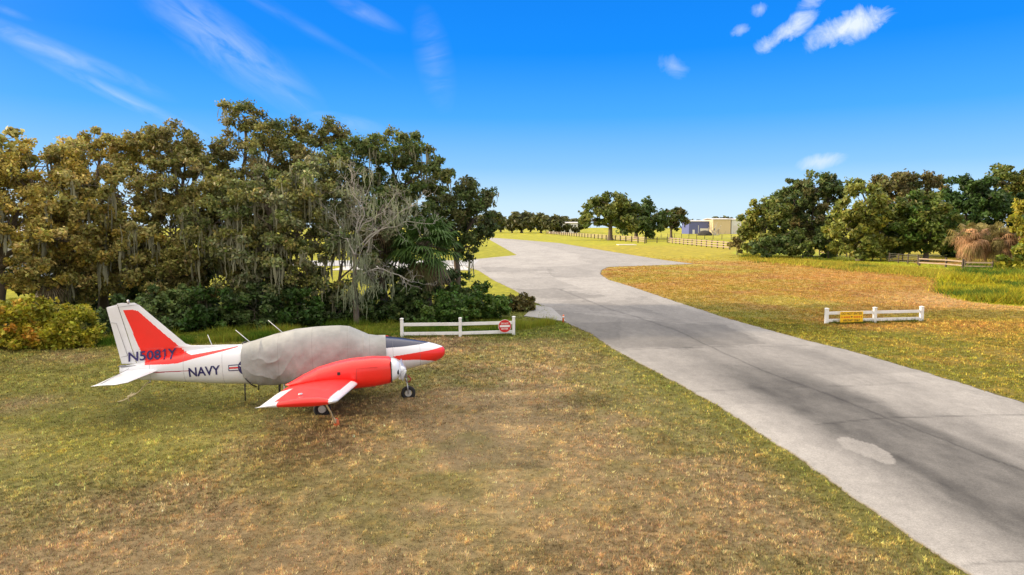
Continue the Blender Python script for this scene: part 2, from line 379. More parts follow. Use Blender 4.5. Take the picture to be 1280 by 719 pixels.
def road_col(x, y):
    px, py = to_px(x, y)
    wx = px+(fbm(x*.8, y*.8, 3)-.5)*14; wy = py+(fbm(x*.8+30, y*.8, 3)-.5)*7
    n1 = fbm(x*.5, y*.25, 4); n2 = fbm(x*2.5, y*1.2+8, 4)
    g = .245+.08*(n1-.5)+.04*(n2-.5)
    def dark(poly, amt, soft=1.0):
        nonlocal g
        m = inpoly(wx, wy, poly).astype(float); g = g*(1-amt*m)
    # slabs of different age
    dark([(600, 438), (774, 438), (900, 434), (960, 430), (905, 399), (800, 372), (690, 382), (640, 380)], .12)
    dark([(690, 388), (850, 404), (905, 408), (960, 431), (774, 437), (680, 400)], .20)
    dark([(640, 360), (700, 362), (760, 370), (720, 375), (660, 370)], .22)
    dark([(690, 375), (760, 378), (830, 392), (740, 388)], .16)
    dark([(768, 402), (780, 398), (775, 424), (730, 428), (715, 405)], .15)
    dark([(600, 334), (700, 336), (690, 341), (610, 340)], .18)
    # cast slabs, each with its own tone
    sy = np.array([9.9, 19.6, 23.4, 29.0, 37.0, 45.5, 56., 70., 90.]); ky = np.searchsorted(sy, y+(x-xl(y))*-.06+(fbm(x*1.2, y, 2)-.5)*.2)
    uu = (x-xl(y))/(xr(y)-xl(y)); tone = _perm[(ky*7+3) & 255, ((uu > .56)*11+5)]; g = g*(.88+.26*tone)
    # long streaks worn by traffic, running with the taxiway
    u = (x-xl(y))/(xr(y)-xl(y))
    def streak(u0, w, y0, y1, amt, fade=4.):
        nonlocal g
        a = np.exp(-((u-u0+(n1-.5)*.10)/w)**2)*sstep(y0-fade, y0+fade, y)*sstep(y1+fade, y1-fade, y)
        g = g*(1-amt*a*(.6+.7*n2))
    streak(.26, .10, 9.5, 24, .66, 3.); streak(.41, .09, 9.0, 25, .58, 3.); streak(.50, .05, 9.0, 22, .5, 3); streak(.62, .07, 9, 19, .42, 3); streak(.30, .07, 22, 30, .22); streak(.5, .10, 22, 36, .22); streak(.78, .07, 22, 40, .20)
    streak(.33, .16, 2, 11, .5, 2); streak(.65, .05, 30, 44, .18)
    # pale worn lane by the left edge and pale patch
    g = g*(1+.12*np.exp(-((u-.04)/.05)**2)*(y < 26))
    pale = inpoly(px+(fbm(x*1.2, y*1.2, 2)-.5)*6, py+(fbm(x*1.2+9, y*1.2, 2)-.5)*4, [(1044, 548), (1060, 546), (1090, 556), (1112, 568), (1121, 580), (1108, 582), (1085, 574), (1055, 560)])
    g = np.where(pale, g*.2+.8*(.225+.06*n2), g)
    # joints and cracks (px polylines)
    wv = (fbm(x*1.2+5, y*1.2, 3)-.5)*1.3
    def crack(pts, w, amt):
        nonlocal g
        pts = [G(*p) for p in pts]; xs, ys = x+wv*.12, y+wv*.12; dm = np.full(x.shape, 99.)
        for (x0, y0), (x1, y1) in zip(pts, pts[1:]):
            L2 = (x1-x0)**2+(y1-y0)**2; t = np.clip(((xs-x0)*(x1-x0)+(ys-y0)*(y1-y0))/L2, 0, 1)
            dm = np.minimum(dm, np.hypot(xs-x0-t*(x1-x0), ys-y0-t*(y1-y0)))
        g = g*(1-amt*np.exp(-(dm/w)**2))
    crack([(774, 437.5), (880, 434.5), (1010, 432)], .07, .35)
    crack([(845, 458), (905, 457), (955, 461)], .05, .22)
    crack([(862, 490), (940, 486), (990, 486)], .05, .25)
    crack([(1020, 531), (1110, 523), (1200, 520), (1285, 519)], .045, .42)
    crack([(990, 485), (1080, 482), (1140, 479)], .05, .28)
    crack([(1205, 708), (1240, 704), (1300, 699)], .03, .4)
    crack([(845, 413), (880, 430), (950, 462), (1030, 492), (1110, 524), (1200, 558), (1290, 594)], .045, .42)
    crack([(845, 413), (800, 398), (760, 386), (700, 362)], .10, .3)
    crack([(690, 388), (760, 392), (850, 404)], .12, .2)
    crack([(640, 340), (760, 352), (765, 350)], .2, .15)
    g = g*(.86+.28*fbm(x*6, y*3, 3))*(1+.12*sstep(45, 80, y))
    c = np.stack([g*1.05, g*1.0, g*.93], -1)
    # sandy, stained far end
    return c
def build_road():
    yy = np.concatenate([np.linspace(-28, 5, 18), np.geomspace(5.2, 343, 640)]); ss = np.linspace(0, 1, 150)
    Yg, S = np.meshgrid(yy, ss, indexing='ij')
    j = (fbm(Yg*2.3, Yg*0+3, 4)-.5)*.16*(Yg < 150); j2 = (fbm(Yg*2.3, Yg*0+33, 4)-.5)*.2*(Yg < 150)
    L = xl(Yg)+j; Rr = np.maximum(xr(Yg)+j2, L+.2); X = L+(Rr-L)*S
    Z = np.full(X.shape, .012); Z[:, 0] = -.05; Z[:, -1] = -.05
    X[:, 0] = X[:, 1]-.01; X[:, -1] = X[:, -2]+.01
    C = road_col(X, Yg); C[:, :2] = C[:, :2]*.45+np.array([.05, .04, .02]); C[:, -2:] = C[:, -2:]*.3+np.array([.04, .03, .015]); n, m = X.shape; I = np.arange(n*m).reshape(n, m)
    Fq = np.stack([I[:-1, :-1], I[:-1, 1:], I[1:, 1:], I[1:, :-1]], -1).reshape(-1, 4)
    tag(mesh_np('taxiway_road', np.stack([X, Yg, Z], -1).reshape(-1, 3), Fq, M_ROAD, col=C.reshape(-1, 3)), kind='structure')
    # side road running off to the left behind the trees
    xx = np.linspace(-95, -5.2, 160); tt = np.linspace(0, 1, 8); A, T = np.meshgrid(xx, tt, indexing='ij')
    Yb = 92.2+(A+5)*.03+(107-92.2)*T; C = np.full(A.shape+(3,), .37)*(.85+.3*fbm(A*.5, Yb*.5, 3)[..., None])
    n, m = A.shape; I = np.arange(n*m).reshape(n, m); Fq = np.stack([I[:-1, :-1], I[1:, :-1], I[1:, 1:], I[:-1, 1:]], -1).reshape(-1, 4)
    tag(mesh_np('side_road', np.stack([A, Yb, np.full(A.shape, .025)], -1).reshape(-1, 3), Fq, M_ROAD, col=C.reshape(-1, 3)), kind='structure')
    def slab(name, pts, z, g):
        V = [(p[0], p[1], z) for p in pts]; n = len(V); b = bmesh.new(); vs = [b.verts.new(v) for v in V]; lo = [b.verts.new((v[0], v[1], -.05)) for v in V]
        b.faces.new(vs); [b.faces.new((vs[i], lo[i], lo[(i+1) % n], vs[(i+1) % n])) for i in range(n)]; bmesh.ops.recalc_face_normals(b, faces=b.faces)
        me = bpy.data.meshes.new(name); b.to_mesh(me); b.free(); me.materials.append(M_ROAD)
        a = me.color_attributes.new('tint', 'FLOAT_COLOR', 'POINT'); a.data.foreach_set('color', np.tile([g, g*.98, g*.95, 1], len(me.vertices)).astype(np.float32))
        tag(link(bpy.data.objects.new(name, me)), kind='structure')
    slab('footpath', [(-22, 82.5), (-5.0, 82.5), (-6.3, 90.5), (-22, 90.5)], .045, .48)
    slab('culvert_apron', [(.7, 39.5), (3.0, 37.3), (2.55, 43.6), (1.6, 45.0)], .05, .30)
build_road()

# ------------------------------------------------------------------ grass blades
def blades(name, X, Y, hmin, hmax, width, per, col, lean=.6, z0=0.0, spread=.05, jitter=.28):
    n = len(X); idx = np.repeat(np.arange(n), per); N = len(idx)
    ox = X[idx]+rng.normal(0, 1, N)*np.broadcast_to(spread, n)[idx]; oy = Y[idx]+rng.normal(0, 1, N)*np.broadcast_to(spread, n)[idx]
    h = (hmin+(hmax-hmin)*rng.random(N))*(.6+.8*rng.random(n))[idx] if np.isscalar(hmin) else (hmin[idx]+(hmax-hmin)[idx]*rng.random(N))
    a = rng.random(N)*2*np.pi; lx = np.cos(a)*h*lean*rng.random(N); ly = np.sin(a)*h*lean*rng.random(N)
    b = rng.random(N)*np.pi; w = np.broadcast_to(width, n)[idx]*(.6+.8*rng.random(N))
    bx = np.cos(b)*w; by = np.sin(b)*w
    z = np.full(N, z0)
    V = np.stack([np.stack([ox-bx, oy-by, z-.01], -1), np.stack([ox+bx, oy+by, z-.01], -1), np.stack([ox+lx, oy+ly, z+h], -1)], 1).reshape(-1, 3)
    c = col[idx]*(1+jitter*2*(rng.random(N)-.5))[:, None]; c = c*(1+.10*rng.normal(0, 1, (N, 3)))
    C = np.repeat(np.clip(c, .005, .9), 3, 0)
    return mesh_np(name, V, np.arange(len(V)).reshape(-1, 3), M_BLADE, col=C)
def build_lawn():
    N = 210000
    D = 8.6*np.exp(rng.random(N)*math.log(130/8.6)); D = np.where(rng.random(N) < sstep(130, 70, D), D, 8.6+(D-8.6)*.25); A = rng.uniform(-.80, .80, N); X = D*A; Y = D
    keep = ((X < xl(Y)-.02+(rng.random(N)-.3)*.16) | (X > xr(Y)+.02-(rng.random(N)-.3)*.2)) & ~((X < 3) & (Y > 50))
    X, Y = X[keep], Y[keep]; k = np.clip(Y/14, .75, 7); n = len(X)
    gc = gcol(X, Y); near = sstep(60, 30, Y)
    t = vnoise(X*8.5+3, Y*6.5)*.4+vnoise(X*19+30, Y*14)*.6                     # tussocks a hand wide
    amp = np.exp((t-.5)*2.3*near+rng.normal(0, .27, n)*near+.04)
    hue = vnoise(X*4.1+60, Y*3.3+9)[:, None]*near[:, None]; gc = gc*amp[:, None]*(1+(hue-.35*near[:, None])*np.array([.22, .04, -.05]))
    gc = np.where(((rng.random(n) < .06) & (Y < 30))[:, None], gc*1.35+.02, gc)
    h = (.026+.042*sstep(.25, .75, t))*k**.45
    o = blades('mown_grass', X, Y, h*.5, h, .0095*k**.9, 5, np.clip(gc, .01, .8), lean=1.1, spread=.026*k, jitter=.18)
    tag(o, 'short dry mown grass covering the verges beside the taxiway', 'grass', kind='stuff')
build_lawn()

# ------------------------------------------------------------------ trees
def tubes(paths, sides=6):
    Vs, Fs, base = [], [], 0
    for pts, rad in paths:
        pts = np.asarray(pts, float); n = len(pts); t = np.gradient(pts, axis=0); t /= np.linalg.norm(t, axis=1)[:, None]+1e-9
        ref = np.where(np.abs(t[:, 2:3]) > .9, np.array([[1., 0, 0]]), np.array([[0, 0, 1.]])); a = np.cross(t, ref); a /= np.linalg.norm(a, axis=1)[:, None]+1e-9; b = np.cross(t, a)
        k = np.arange(sides)*2*np.pi/sides; r = np.asarray(rad)[:, None, None]
        V = pts[:, None]+r*(a[:, None]*np.cos(k)[None, :, None]+b[:, None]*np.sin(k)[None, :, None])
        I = base+np.arange(n*sides).reshape(n, sides); J = np.roll(I, -1, 1)
        Fs.append(np.stack([I[:-1], J[:-1], J[1:], I[1:]], -1).reshape(-1, 4)); Vs.append(V.reshape(-1, 3)); base += n*sides
    return np.concatenate(Vs), np.concatenate(Fs)
def limb(p0, p1, r0, r1, n=7, wig=.12, sag=0.0):
    t = np.linspace(0, 1, n)[:, None]; L = np.linalg.norm(p1-p0)
    w = np.cumsum(rng.normal(0, 1, (n, 3)), 0); w = (w-w[0])-(w[-1]-w[0])*t
    pts = p0+(p1-p0)*t+w*wig*L/n; pts[:, 2] += sag*L*4*(t*(1-t))[:, 0]
    return pts, r0+(r1-r0)*t[:, 0]**.8
def leaves(C, rad, per, size, cols, flat=.75, up=.5, aspect=.55):
    """C (k,3) clump centres -> quads"""
    k = len(C); idx = np.repeat(np.arange(k), per); N = len(idx)
    d = rng.normal(0, 1, (N, 3)); d /= np.linalg.norm(d, axis=1)[:, None]; rr = rng.random(N)**.45
    # ragged clump: radius depends on direction
    rad = np.broadcast_to(rad, k)[idx]; lob = .65+.5*np.abs(np.sin(d[:, 0]*3.1+idx*1.7)*np.cos(d[:, 1]*2.7+idx))
    p = C[idx]+d*(rr*rad*lob)[:, None]*np.array([1, 1, flat])
    nrm = rng.normal(0, 1, (N, 3))+np.array([0, 0, up])+d*.5; nrm /= np.linalg.norm(nrm, axis=1)[:, None]
    a = np.cross(nrm, rng.normal(0, 1, (N, 3))); a /= np.linalg.norm(a, axis=1)[:, None]; b = np.cross(nrm, a)
    s = size*(.55+.9*rng.random(N))[:, None]; a = a*s; b = b*s*aspect
    V = np.stack([p-a, p+b, p+a, p-b], 1).reshape(-1, 3)
    c = cols[idx]*.62+cols[rng.integers(0, k, N)]*.38; c = c*(1+.8*(rng.random(N)-.5))[:, None]; c = np.clip(c*(1+.08*rng.normal(0, 1, (N, 3))), .004, .9)
    return V, np.repeat(c, 4, 0)
def strands(P, L, w, cols, per=7, spread=.22):
    """hanging moss: tapered ragged ribbons under the points P"""
    k = len(P); idx = np.repeat(np.arange(k), per); N = len(idx)
    top = P[idx]+rng.normal(0, 1, (N, 3))*np.array([spread, spread, .12]); l = np.broadcast_to(L, k)[idx]*(.35+.75*rng.random(N)); ww = w*(.5+rng.random(N))
    a = rng.random(N)*np.pi; ax = np.stack([np.cos(a), np.sin(a), a*0], 1); Vs = []; seg = 4
    for j in range(seg+1):
        t = j/seg; c = top+np.stack([rng.normal(0, .035, N), rng.normal(0, .035, N), -l*t], 1); wd = (ww*(.5+1.2*t*(1-t)*2)*(1 if j < seg else .1))[:, None]
        Vs += [c-ax*wd, c+ax*wd]
    V = np.stack(Vs, 1); I = np.arange(N)[:, None]*(2*(seg+1)); Fq = np.concatenate([np.concatenate([I+2*j, I+2*j+1, I+2*j+3, I+2*j+2], 1) for j in range(seg)])
    c = np.clip(cols*(1+.35*(rng.random((N, 1))-.5)), .01, .9)
    return V.reshape(-1, 3), Fq, np.repeat(c, 2*(seg+1), 0)
def lobe(px, py, D, rx, ry, rd): c = P3(px, py, D); return (c, np.array([rx*D/F_PX, rd, ry*D/F_PX]))
def make_tree(name, label, cat, base, lobes, trunk_r, pal, leaf=.10, clump=.52, per=160, dens=1.15, moss=0, mossL=1.2, fork=.3, group=None, twigs=.35, flat=.75, lean=(0, 0), bark=None, leafname='crown'):
    base = np.array([base[0], base[1], 0.]); root = empty(name, tuple(base)); tag(root, label, cat, group)
    pal = np.array(pal); Cs = []; cc = []; paths = []
    topz = max(c[2]+r[2] for c, r in lobes); fk = base+np.array([lean[0], lean[1], topz*fork])
    p, r = limb(base+np.array([0, 0, -.1]), fk, trunk_r, trunk_r*.7, 7, .12); r = r.copy(); r[0] *= 1.5; r[1] *= 1.12; paths.append((p, r))
    for c, rad in lobes:
        area = 4*np.pi*((rad[0]*rad[1])**1.6/3+(rad[0]*rad[2])**1.6/3+(rad[1]*rad[2])**1.6/3)**(1/1.6)
        n = max(6, int(dens*area/(np.pi*clump**2)*.62))
        d = rng.normal(0, 1, (n, 3)); d /= np.linalg.norm(d, axis=1)[:, None]; rr = (.45+.62*rng.random(n)**.6)
        t = c+d*rad*rr[:, None]+rng.normal(0, .25*clump, (n, 3)); t[:, 2] = np.maximum(t[:, 2], clump*.6)
        tone = np.clip(.5+.25*rng.normal(0, 1, n)+.25*(fbm(t[:, 0]*.4, t[:, 2]*.4+t[:, 1]*.3, 3)-.5)*4, 0, .999)*(len(pal)-1)
        i0 = tone.astype(int); f = (tone-i0)[:, None]; Cs.append(t); cc.append(pal[i0]*(1-f)+pal[np.minimum(i0+1, len(pal)-1)]*f)
        L = np.linalg.norm(c-fk); lp, lr = limb(fk, c, trunk_r*.55, trunk_r*.2, 8, .25, .10); paths.append((lp, lr))
        sub = rng.choice(n, max(3, int(n*twigs)), replace=False)
        for q in sub:
            st = lp[rng.integers(4, 8)]; paths.append(limb(st, t[q], trunk_r*.11, trunk_r*.025, 5, .3, .08))
    V, Fq = tubes(paths, 6); mesh_np('trunk', V-base, Fq, bark or M_BARK, root, smooth=True)
    Cs = np.concatenate(Cs); cc = np.concatenate(cc)
    V, C = leaves(Cs, clump*(.6+.8*rng.random(len(Cs))), per, leaf, cc, flat)
    mesh_np(leafname, V-base, np.arange(len(V)).reshape(-1, 4), M_LEAF, root, col=C)
    if moss:
        k = int(len(Cs)*moss); q = rng.choice(len(Cs), k, replace=False); Pm = Cs[q].copy(); front = Pm[:, 1] < np.median(Cs[:, 1])+1; Pm = Pm[front]
        V, Fq, C = strands(Pm, mossL*(.5+rng.random(len(Pm))), .045, np.array([.25, .25, .165])); 
        keep = None; V[:, 2] = np.maximum(V[:, 2], .25); mesh_np('hanging_moss', V-base, Fq, M_MOSS, root, col=C)['kind'] = 'stuff'
    return root
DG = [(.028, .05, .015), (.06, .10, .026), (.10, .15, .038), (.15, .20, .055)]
OLV = [(.11, .12, .03), (.22, .215, .05), (.32, .30, .08), (.40, .36, .13)]
GOL = [(.20, .155, .03), (.38, .30, .045), (.56, .44, .09), (.66, .55, .20)]  # golden leaves, with part of the low-sun glow put into the colour
GREY = [(.11, .13, .055), (.20, .22, .105), (.30, .30, .18), (.18, .23, .07)]
BRZ = [(.075, .07, .026), (.15, .13, .045), (.22, .18, .065), (.11, .15, .04)]

def left_wood():
    make_tree('live_oak', 'golden-leaved oak at the far left edge, sun glow partly put into its leaf colour, above the yellow bush', 'tree', P3(5, 400, 37)[:2],
              [lobe(-25, 240, 38, 60, 52, 3.2), lobe(45, 208, 38, 55, 32, 2.6), lobe(15, 280, 36, 62, 45, 3), lobe(72, 300, 36, 40, 35, 2.4), lobe(45, 335, 36, 42, 26, 2), lobe(88, 255, 38, 36, 40, 2.6)], .3, GOL[:3]+OLV[2:]+GOL[1:], moss=.12)
    make_tree('live_oak', 'olive and gold oak above the white tail fin, second from the left edge', 'tree', P3(130, 400, 40)[:2],
              [lobe(120, 195, 41, 48, 28, 2.6), lobe(165, 188, 42, 32, 22, 2.2), lobe(150, 245, 39, 58, 45, 3), lobe(105, 290, 38, 50, 45, 3), lobe(165, 315, 38, 52, 42, 2.6), lobe(115, 345, 38, 42, 28, 2.2)], .3, OLV+GOL[:3], moss=.2)
    make_tree('live_oak', 'bronze-topped oak behind the aircraft tail, left of the tallest tree', 'tree', P3(232, 400, 41)[:2],
              [lobe(212, 185, 42, 42, 25, 2.6), lobe(250, 192, 42, 28, 24, 2.2), lobe(235, 235, 40, 58, 45, 3), lobe(215, 295, 39, 56, 48, 3), lobe(262, 335, 38, 48, 42, 2.4), lobe(205, 350, 38, 44, 30, 2.2), lobe(275, 265, 40, 40, 40, 2.6)], .32, BRZ[1:3]+OLV+BRZ[1:2], moss=.2)
    make_tree('live_oak', 'tallest oak of the left wood, lacy dark crown against the sky', 'tree', P3(325, 395, 44)[:2],
              [lobe(306, 146, 44, 22, 14, 2), lobe(345, 168, 44, 36, 20, 2.4), lobe(398, 165, 44, 30, 14, 2), lobe(325, 205, 43, 58, 40, 3.2), lobe(385, 215, 43, 45, 38, 3), lobe(310, 275, 42, 50, 50, 3), lobe(360, 265, 42, 50, 45, 3)], .34, BRZ+OLV[1:3]+DG[1:3], moss=.08, dens=1.0)
    make_tree('live_oak', 'grey-green moss-hung oak drooping behind the covered aircraft cabin', 'tree', P3(345, 402, 38)[:2],
              [lobe(335, 255, 38, 55, 50, 2.6), lobe(378, 292, 37, 42, 34, 2.4), lobe(310, 325, 37, 50, 42, 2.4), lobe(400, 245, 39, 42, 46, 2.6), lobe(356, 345, 36.5, 44, 34, 2), lobe(400, 362, 37.5, 26, 20, 1.6), lobe(285, 280, 38, 40, 45, 2.4)], .28, GREY+OLV[1:3]+DG[1:3], moss=.4, mossL=1.2)
    make_tree('live_oak', 'dark green oak rising behind the bare grey tree', 'tree', P3(480, 398, 43)[:2],
              [lobe(448, 205, 43, 36, 30, 2.6), lobe(490, 184, 43, 38, 22, 2.6), lobe(530, 212, 43, 34, 28, 2.6), lobe(465, 250, 43.5, 50, 38, 2.6), lobe(520, 262, 43, 42, 36, 2.6), lobe(505, 320, 42, 50, 36, 2.4), lobe(460, 300, 43, 36, 26, 2.4)], .32, DG+OLV[1:2]+DG[1:], moss=.12)
    make_tree('live_oak', 'rightmost oak of the left wood, leaning over the pavement behind the palm', 'tree', P3(572, 392, 45)[:2],
              [lobe(577, 245, 45.5, 36, 24, 2.6), lobe(556, 282, 44.5, 32, 32, 2.4), lobe(596, 272, 45.5, 22, 26, 2.2), lobe(612, 283, 46, 12, 12, 1.2), lobe(588, 308, 45, 19, 16, 1.6)], .28, DG+BRZ[1:2]+DG[:3], dens=1.1, fork=.42, moss=.05)
    make_tree('young_oak', 'moss-draped grey-green young oak tangled with the bare grey tree', 'tree', P3(425, 400, 38)[:2],
              [lobe(428, 285, 38, 26, 34, 1.8), lobe(470, 318, 38, 26, 28, 1.6), lobe(490, 255, 39, 26, 24, 1.6), lobe(440, 372, 37.5, 22, 18, 1.2)], .12, GREY+DG[1:3], moss=.5, mossL=1.2, dens=.7)
    for k, (lab, px, lb, pal) in enumerate([
        ('dark young oak inside the wood behind the tail fin', 165, [lobe(140, 350, 43, 60, 40, 2.2), lobe(195, 365, 43, 55, 32, 2)], DG[:3]),
        ('dark young oak inside the wood behind the slanting aerials', 285, [lobe(270, 345, 44, 62, 50, 2.2), lobe(325, 368, 43, 48, 30, 2)], DG[:3]),
        ('dark young oak inside the wood behind the fan palm', 500, [lobe(498, 362, 44, 44, 30, 2), lobe(545, 352, 45, 28, 26, 1.8)], DG[:3]),
        ('dark young oak in the wood above the yellow-green bush', 60, [lobe(60, 350, 42, 46, 40, 2.2)], OLV[:2]+DG[1:3])]):
        make_tree('young_oak', lab, 'tree', P3(px, 400, 43.5)[:2], lb, .14, pal, leaf=.16, clump=.6, per=90, twigs=.2)
    # out of frame on the left the wood carries on
    make_tree('live_oak', 'oak of the left wood just outside the left edge', 'tree', (-34, 35), [(np.array([-34, 34, 7.]), np.array([4.5, 4, 3.6])), (np.array([-31, 37, 9.]), np.array([4, 3.5, 2.6])), (np.array([-38, 33, 4.5]), np.array([4, 3, 3.]))], .35, OLV+GOL[1:3], leaf=.2, clump=.6, per=70)
    make_tree('live_oak', 'large oak outside the frame beyond the left edge', 'tree', (-47, 42), [(np.array([-46, 42, 8.]), np.array([6.5, 5, 4.6])), (np.array([-52, 40, 6.]), np.array([5, 5, 4.]))], .4, OLV, leaf=.3, clump=.9, per=50)
left_wood()

for k, (x, y, h) in enumerate([(-31, 24, 9.), (-42, 20, 9.)]):  # unseen oaks added off to the left to keep the aircraft in shade
    make_tree('live_oak', ['added unseen oak shading the aircraft from beside its tail', 'second added unseen oak, shading the aircraft from farther left'][k], 'tree', (x, y),
              [(np.array([x, y, h*.66]), np.array([4.2, 4.4, h*.30])), (np.array([x+1, y-3, h*.42]), np.array([3.4, 3.6, h*.28])), (np.array([x-.5, y+3, h*.5]), np.array([3.4, 3.6, h*.30]))], .33, OLV, leaf=.34, clump=.9, per=45)
def shrub(label, px, pyb, lobes, pal, leaf=.09, clump=.3, per=80, name='shrub', group=None, dens=1.0, moss=0):
    b = G(px, pyb); D = b[1]; lb = [lobe(a, c, D+dd, rx, ry, rd) for (a, c, dd, rx, ry, rd) in lobes]
    for c, rd in list(lb)[:2]: lb.append((np.array([c[0], c[1]-.35*rd[1], .42]), np.array([rd[0]*.95, rd[1]*.8, .5])))
    b = (float(np.mean([c[0] for c, _ in lb])), float(np.mean([c[1] for c, _ in lb]))+.3)
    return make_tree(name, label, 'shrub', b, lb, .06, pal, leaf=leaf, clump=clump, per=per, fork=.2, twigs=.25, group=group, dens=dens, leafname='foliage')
YGB = [(.13, .14, .014), (.28, .28, .025), (.42, .40, .03), (.55, .46, .05)]
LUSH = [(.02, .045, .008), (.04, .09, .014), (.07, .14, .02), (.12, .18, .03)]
def left_shrubs():
    shrub('yellow-green bush at the bottom of the wood by the left edge', 25, 437, [(10, 405, .8, 36, 30, 1.2), (38, 395, 1, 30, 24, 1.1), (30, 420, .3, 36, 18, .8), (-30, 400, .8, 30, 36, 1.2)], YGB+[(.55, .22, .03)])
    shrub('yellow-green bush left of the white tail fin', 88, 436, [(88, 402, .8, 33, 26, 1.1), (70, 415, .3, 30, 20, .9), (108, 410, .5, 20, 24, .9)], YGB)
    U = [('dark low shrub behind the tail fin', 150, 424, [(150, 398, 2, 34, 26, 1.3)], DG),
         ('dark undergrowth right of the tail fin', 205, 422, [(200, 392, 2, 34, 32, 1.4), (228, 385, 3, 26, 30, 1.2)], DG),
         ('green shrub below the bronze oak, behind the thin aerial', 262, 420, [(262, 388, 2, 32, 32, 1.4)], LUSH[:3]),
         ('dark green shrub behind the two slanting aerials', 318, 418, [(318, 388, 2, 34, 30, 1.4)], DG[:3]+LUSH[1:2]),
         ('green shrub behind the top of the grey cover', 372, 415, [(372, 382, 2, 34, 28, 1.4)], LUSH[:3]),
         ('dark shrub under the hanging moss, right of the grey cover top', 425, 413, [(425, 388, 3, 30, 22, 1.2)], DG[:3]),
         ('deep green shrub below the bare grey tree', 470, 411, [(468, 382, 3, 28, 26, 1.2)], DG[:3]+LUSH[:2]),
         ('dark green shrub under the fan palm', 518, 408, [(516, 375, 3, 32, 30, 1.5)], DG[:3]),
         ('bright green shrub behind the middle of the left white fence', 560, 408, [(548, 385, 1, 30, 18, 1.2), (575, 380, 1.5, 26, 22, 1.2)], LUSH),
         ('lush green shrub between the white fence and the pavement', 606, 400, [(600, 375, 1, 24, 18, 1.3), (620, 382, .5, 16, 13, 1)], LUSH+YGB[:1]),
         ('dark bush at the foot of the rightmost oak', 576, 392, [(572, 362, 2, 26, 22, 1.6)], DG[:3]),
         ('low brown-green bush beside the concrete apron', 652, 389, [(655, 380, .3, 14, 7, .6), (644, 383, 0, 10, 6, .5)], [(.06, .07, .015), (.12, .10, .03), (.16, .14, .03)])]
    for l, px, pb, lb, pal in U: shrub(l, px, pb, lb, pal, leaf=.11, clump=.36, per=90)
left_shrubs()

def tufts():
    # rank bright grass behind the aircraft and the left fence
    N = 5200; px = rng.uniform(120, 690, N); py = rng.uniform(0, 1, N); lo = np.interp(px, [120, 300, 440, 560, 645, 700], [434, 428, 421, 419, 413, 405]); 
    pts = np.array([G(a, l-rng.random()**1.3*(16 if a < 640 else 8)) for a, l in zip(px, lo)])
    X, Y = pts[:, 0], pts[:, 1]; k = X < xl(Y)-.6; X, Y = X[k], Y[k]
    tone = fbm(X*.6, Y*.6, 3); c = lerp(np.array((.07, .14, .012)), np.array((.24, .26, .03)), sstep(.35, .65, tone))
    h = .12+.45*sstep(.4, .7, fbm(X*.7+9, Y*.7, 3))
    o = blades('rank_grass', X, Y, h*.5, h, .014, 9, c, lean=.9, spread=.14)
    tag(o, 'long bright green grass growing along the foot of the wood behind the white fence', 'grass', kind='stuff')
    for FP, nn, hh in (([(-5.3, 31.9), (.2, 32.7)], 130, .10), ([(16.9, 36.45), (22.7, 37.4)], 170, .13)):
        t = rng.random(nn); X = FP[0][0]+(FP[1][0]-FP[0][0])*t+rng.normal(0, .08, nn); Y = FP[0][1]+(FP[1][1]-FP[0][1])*t+rng.normal(0, .12, nn)-.05; h = hh*(.5+1.2*rng.random(nn))
        tag(blades('fence_weeds', X, Y, h*.5, h*1.6, .014, 9, np.tile([.10, .13, .02], (nn, 1)), lean=.8, spread=.10), 'dark green weeds growing along the foot of the '+('left' if hh < .12 else 'right')+' white fence', 'weeds', kind='stuff')
    # weeds on the right
    N = 5200; px = rng.uniform(1165, 1330, N); py = rng.uniform(328, 385, N); k = inpoly(px, py, [(1172, 352), (1180, 366), (1215, 377), (1330, 384), (1330, 328), (1215, 334)]); px, py = px[k], py[k]
    pts = np.array([G(a, b) for a, b in zip(px, py)]); X, Y = pts[:, 0], pts[:, 1]; tone = fbm(X*.25, Y*.12, 3)
    tone = fbm(X*.35, Y*.2, 4); c = lerp(np.array((.08, .15, .02)), np.array((.40, .36, .025)), sstep(.38, .58, tone)); h = .2+.95*sstep(.38, .68, fbm(X*.3+4, Y*.2, 3))
    kk = rng.random(len(X)) < sstep(1162, 1205, px+(tone-.5)*90); X, Y, c, h = X[kk], Y[kk], c[kk], h[kk]
    o = blades('tall_weeds', X, Y, h*.2, h, .035, 18, c*.85, lean=1.5, spread=.5, jitter=.45)
    tag(o, 'tall yellow-green weeds in a mound at the right edge beyond the white fence', 'weeds', kind='stuff')
    N = 5000; px = rng.uniform(930, 1200, N); py = 321+(px-930)*.088+rng.normal(0, 2.2, N)
    pts = np.array([G(a, b) for a, b in zip(px, py)]); X, Y = pts[:, 0], pts[:, 1]; tone = fbm(X*.2, Y*.1, 3)
    c = lerp(np.array((.09, .14, .02)), np.array((.33, .29, .035)), sstep(.32, .50, tone))
    o = blades('ditch_grass', X, Y, .08, .38, .05, 8, c, lean=1.3, spread=.5, jitter=.4)
    tag(o, 'lush green grass along the ditch in front of the right-hand trees', 'grass', kind='stuff')
tufts()

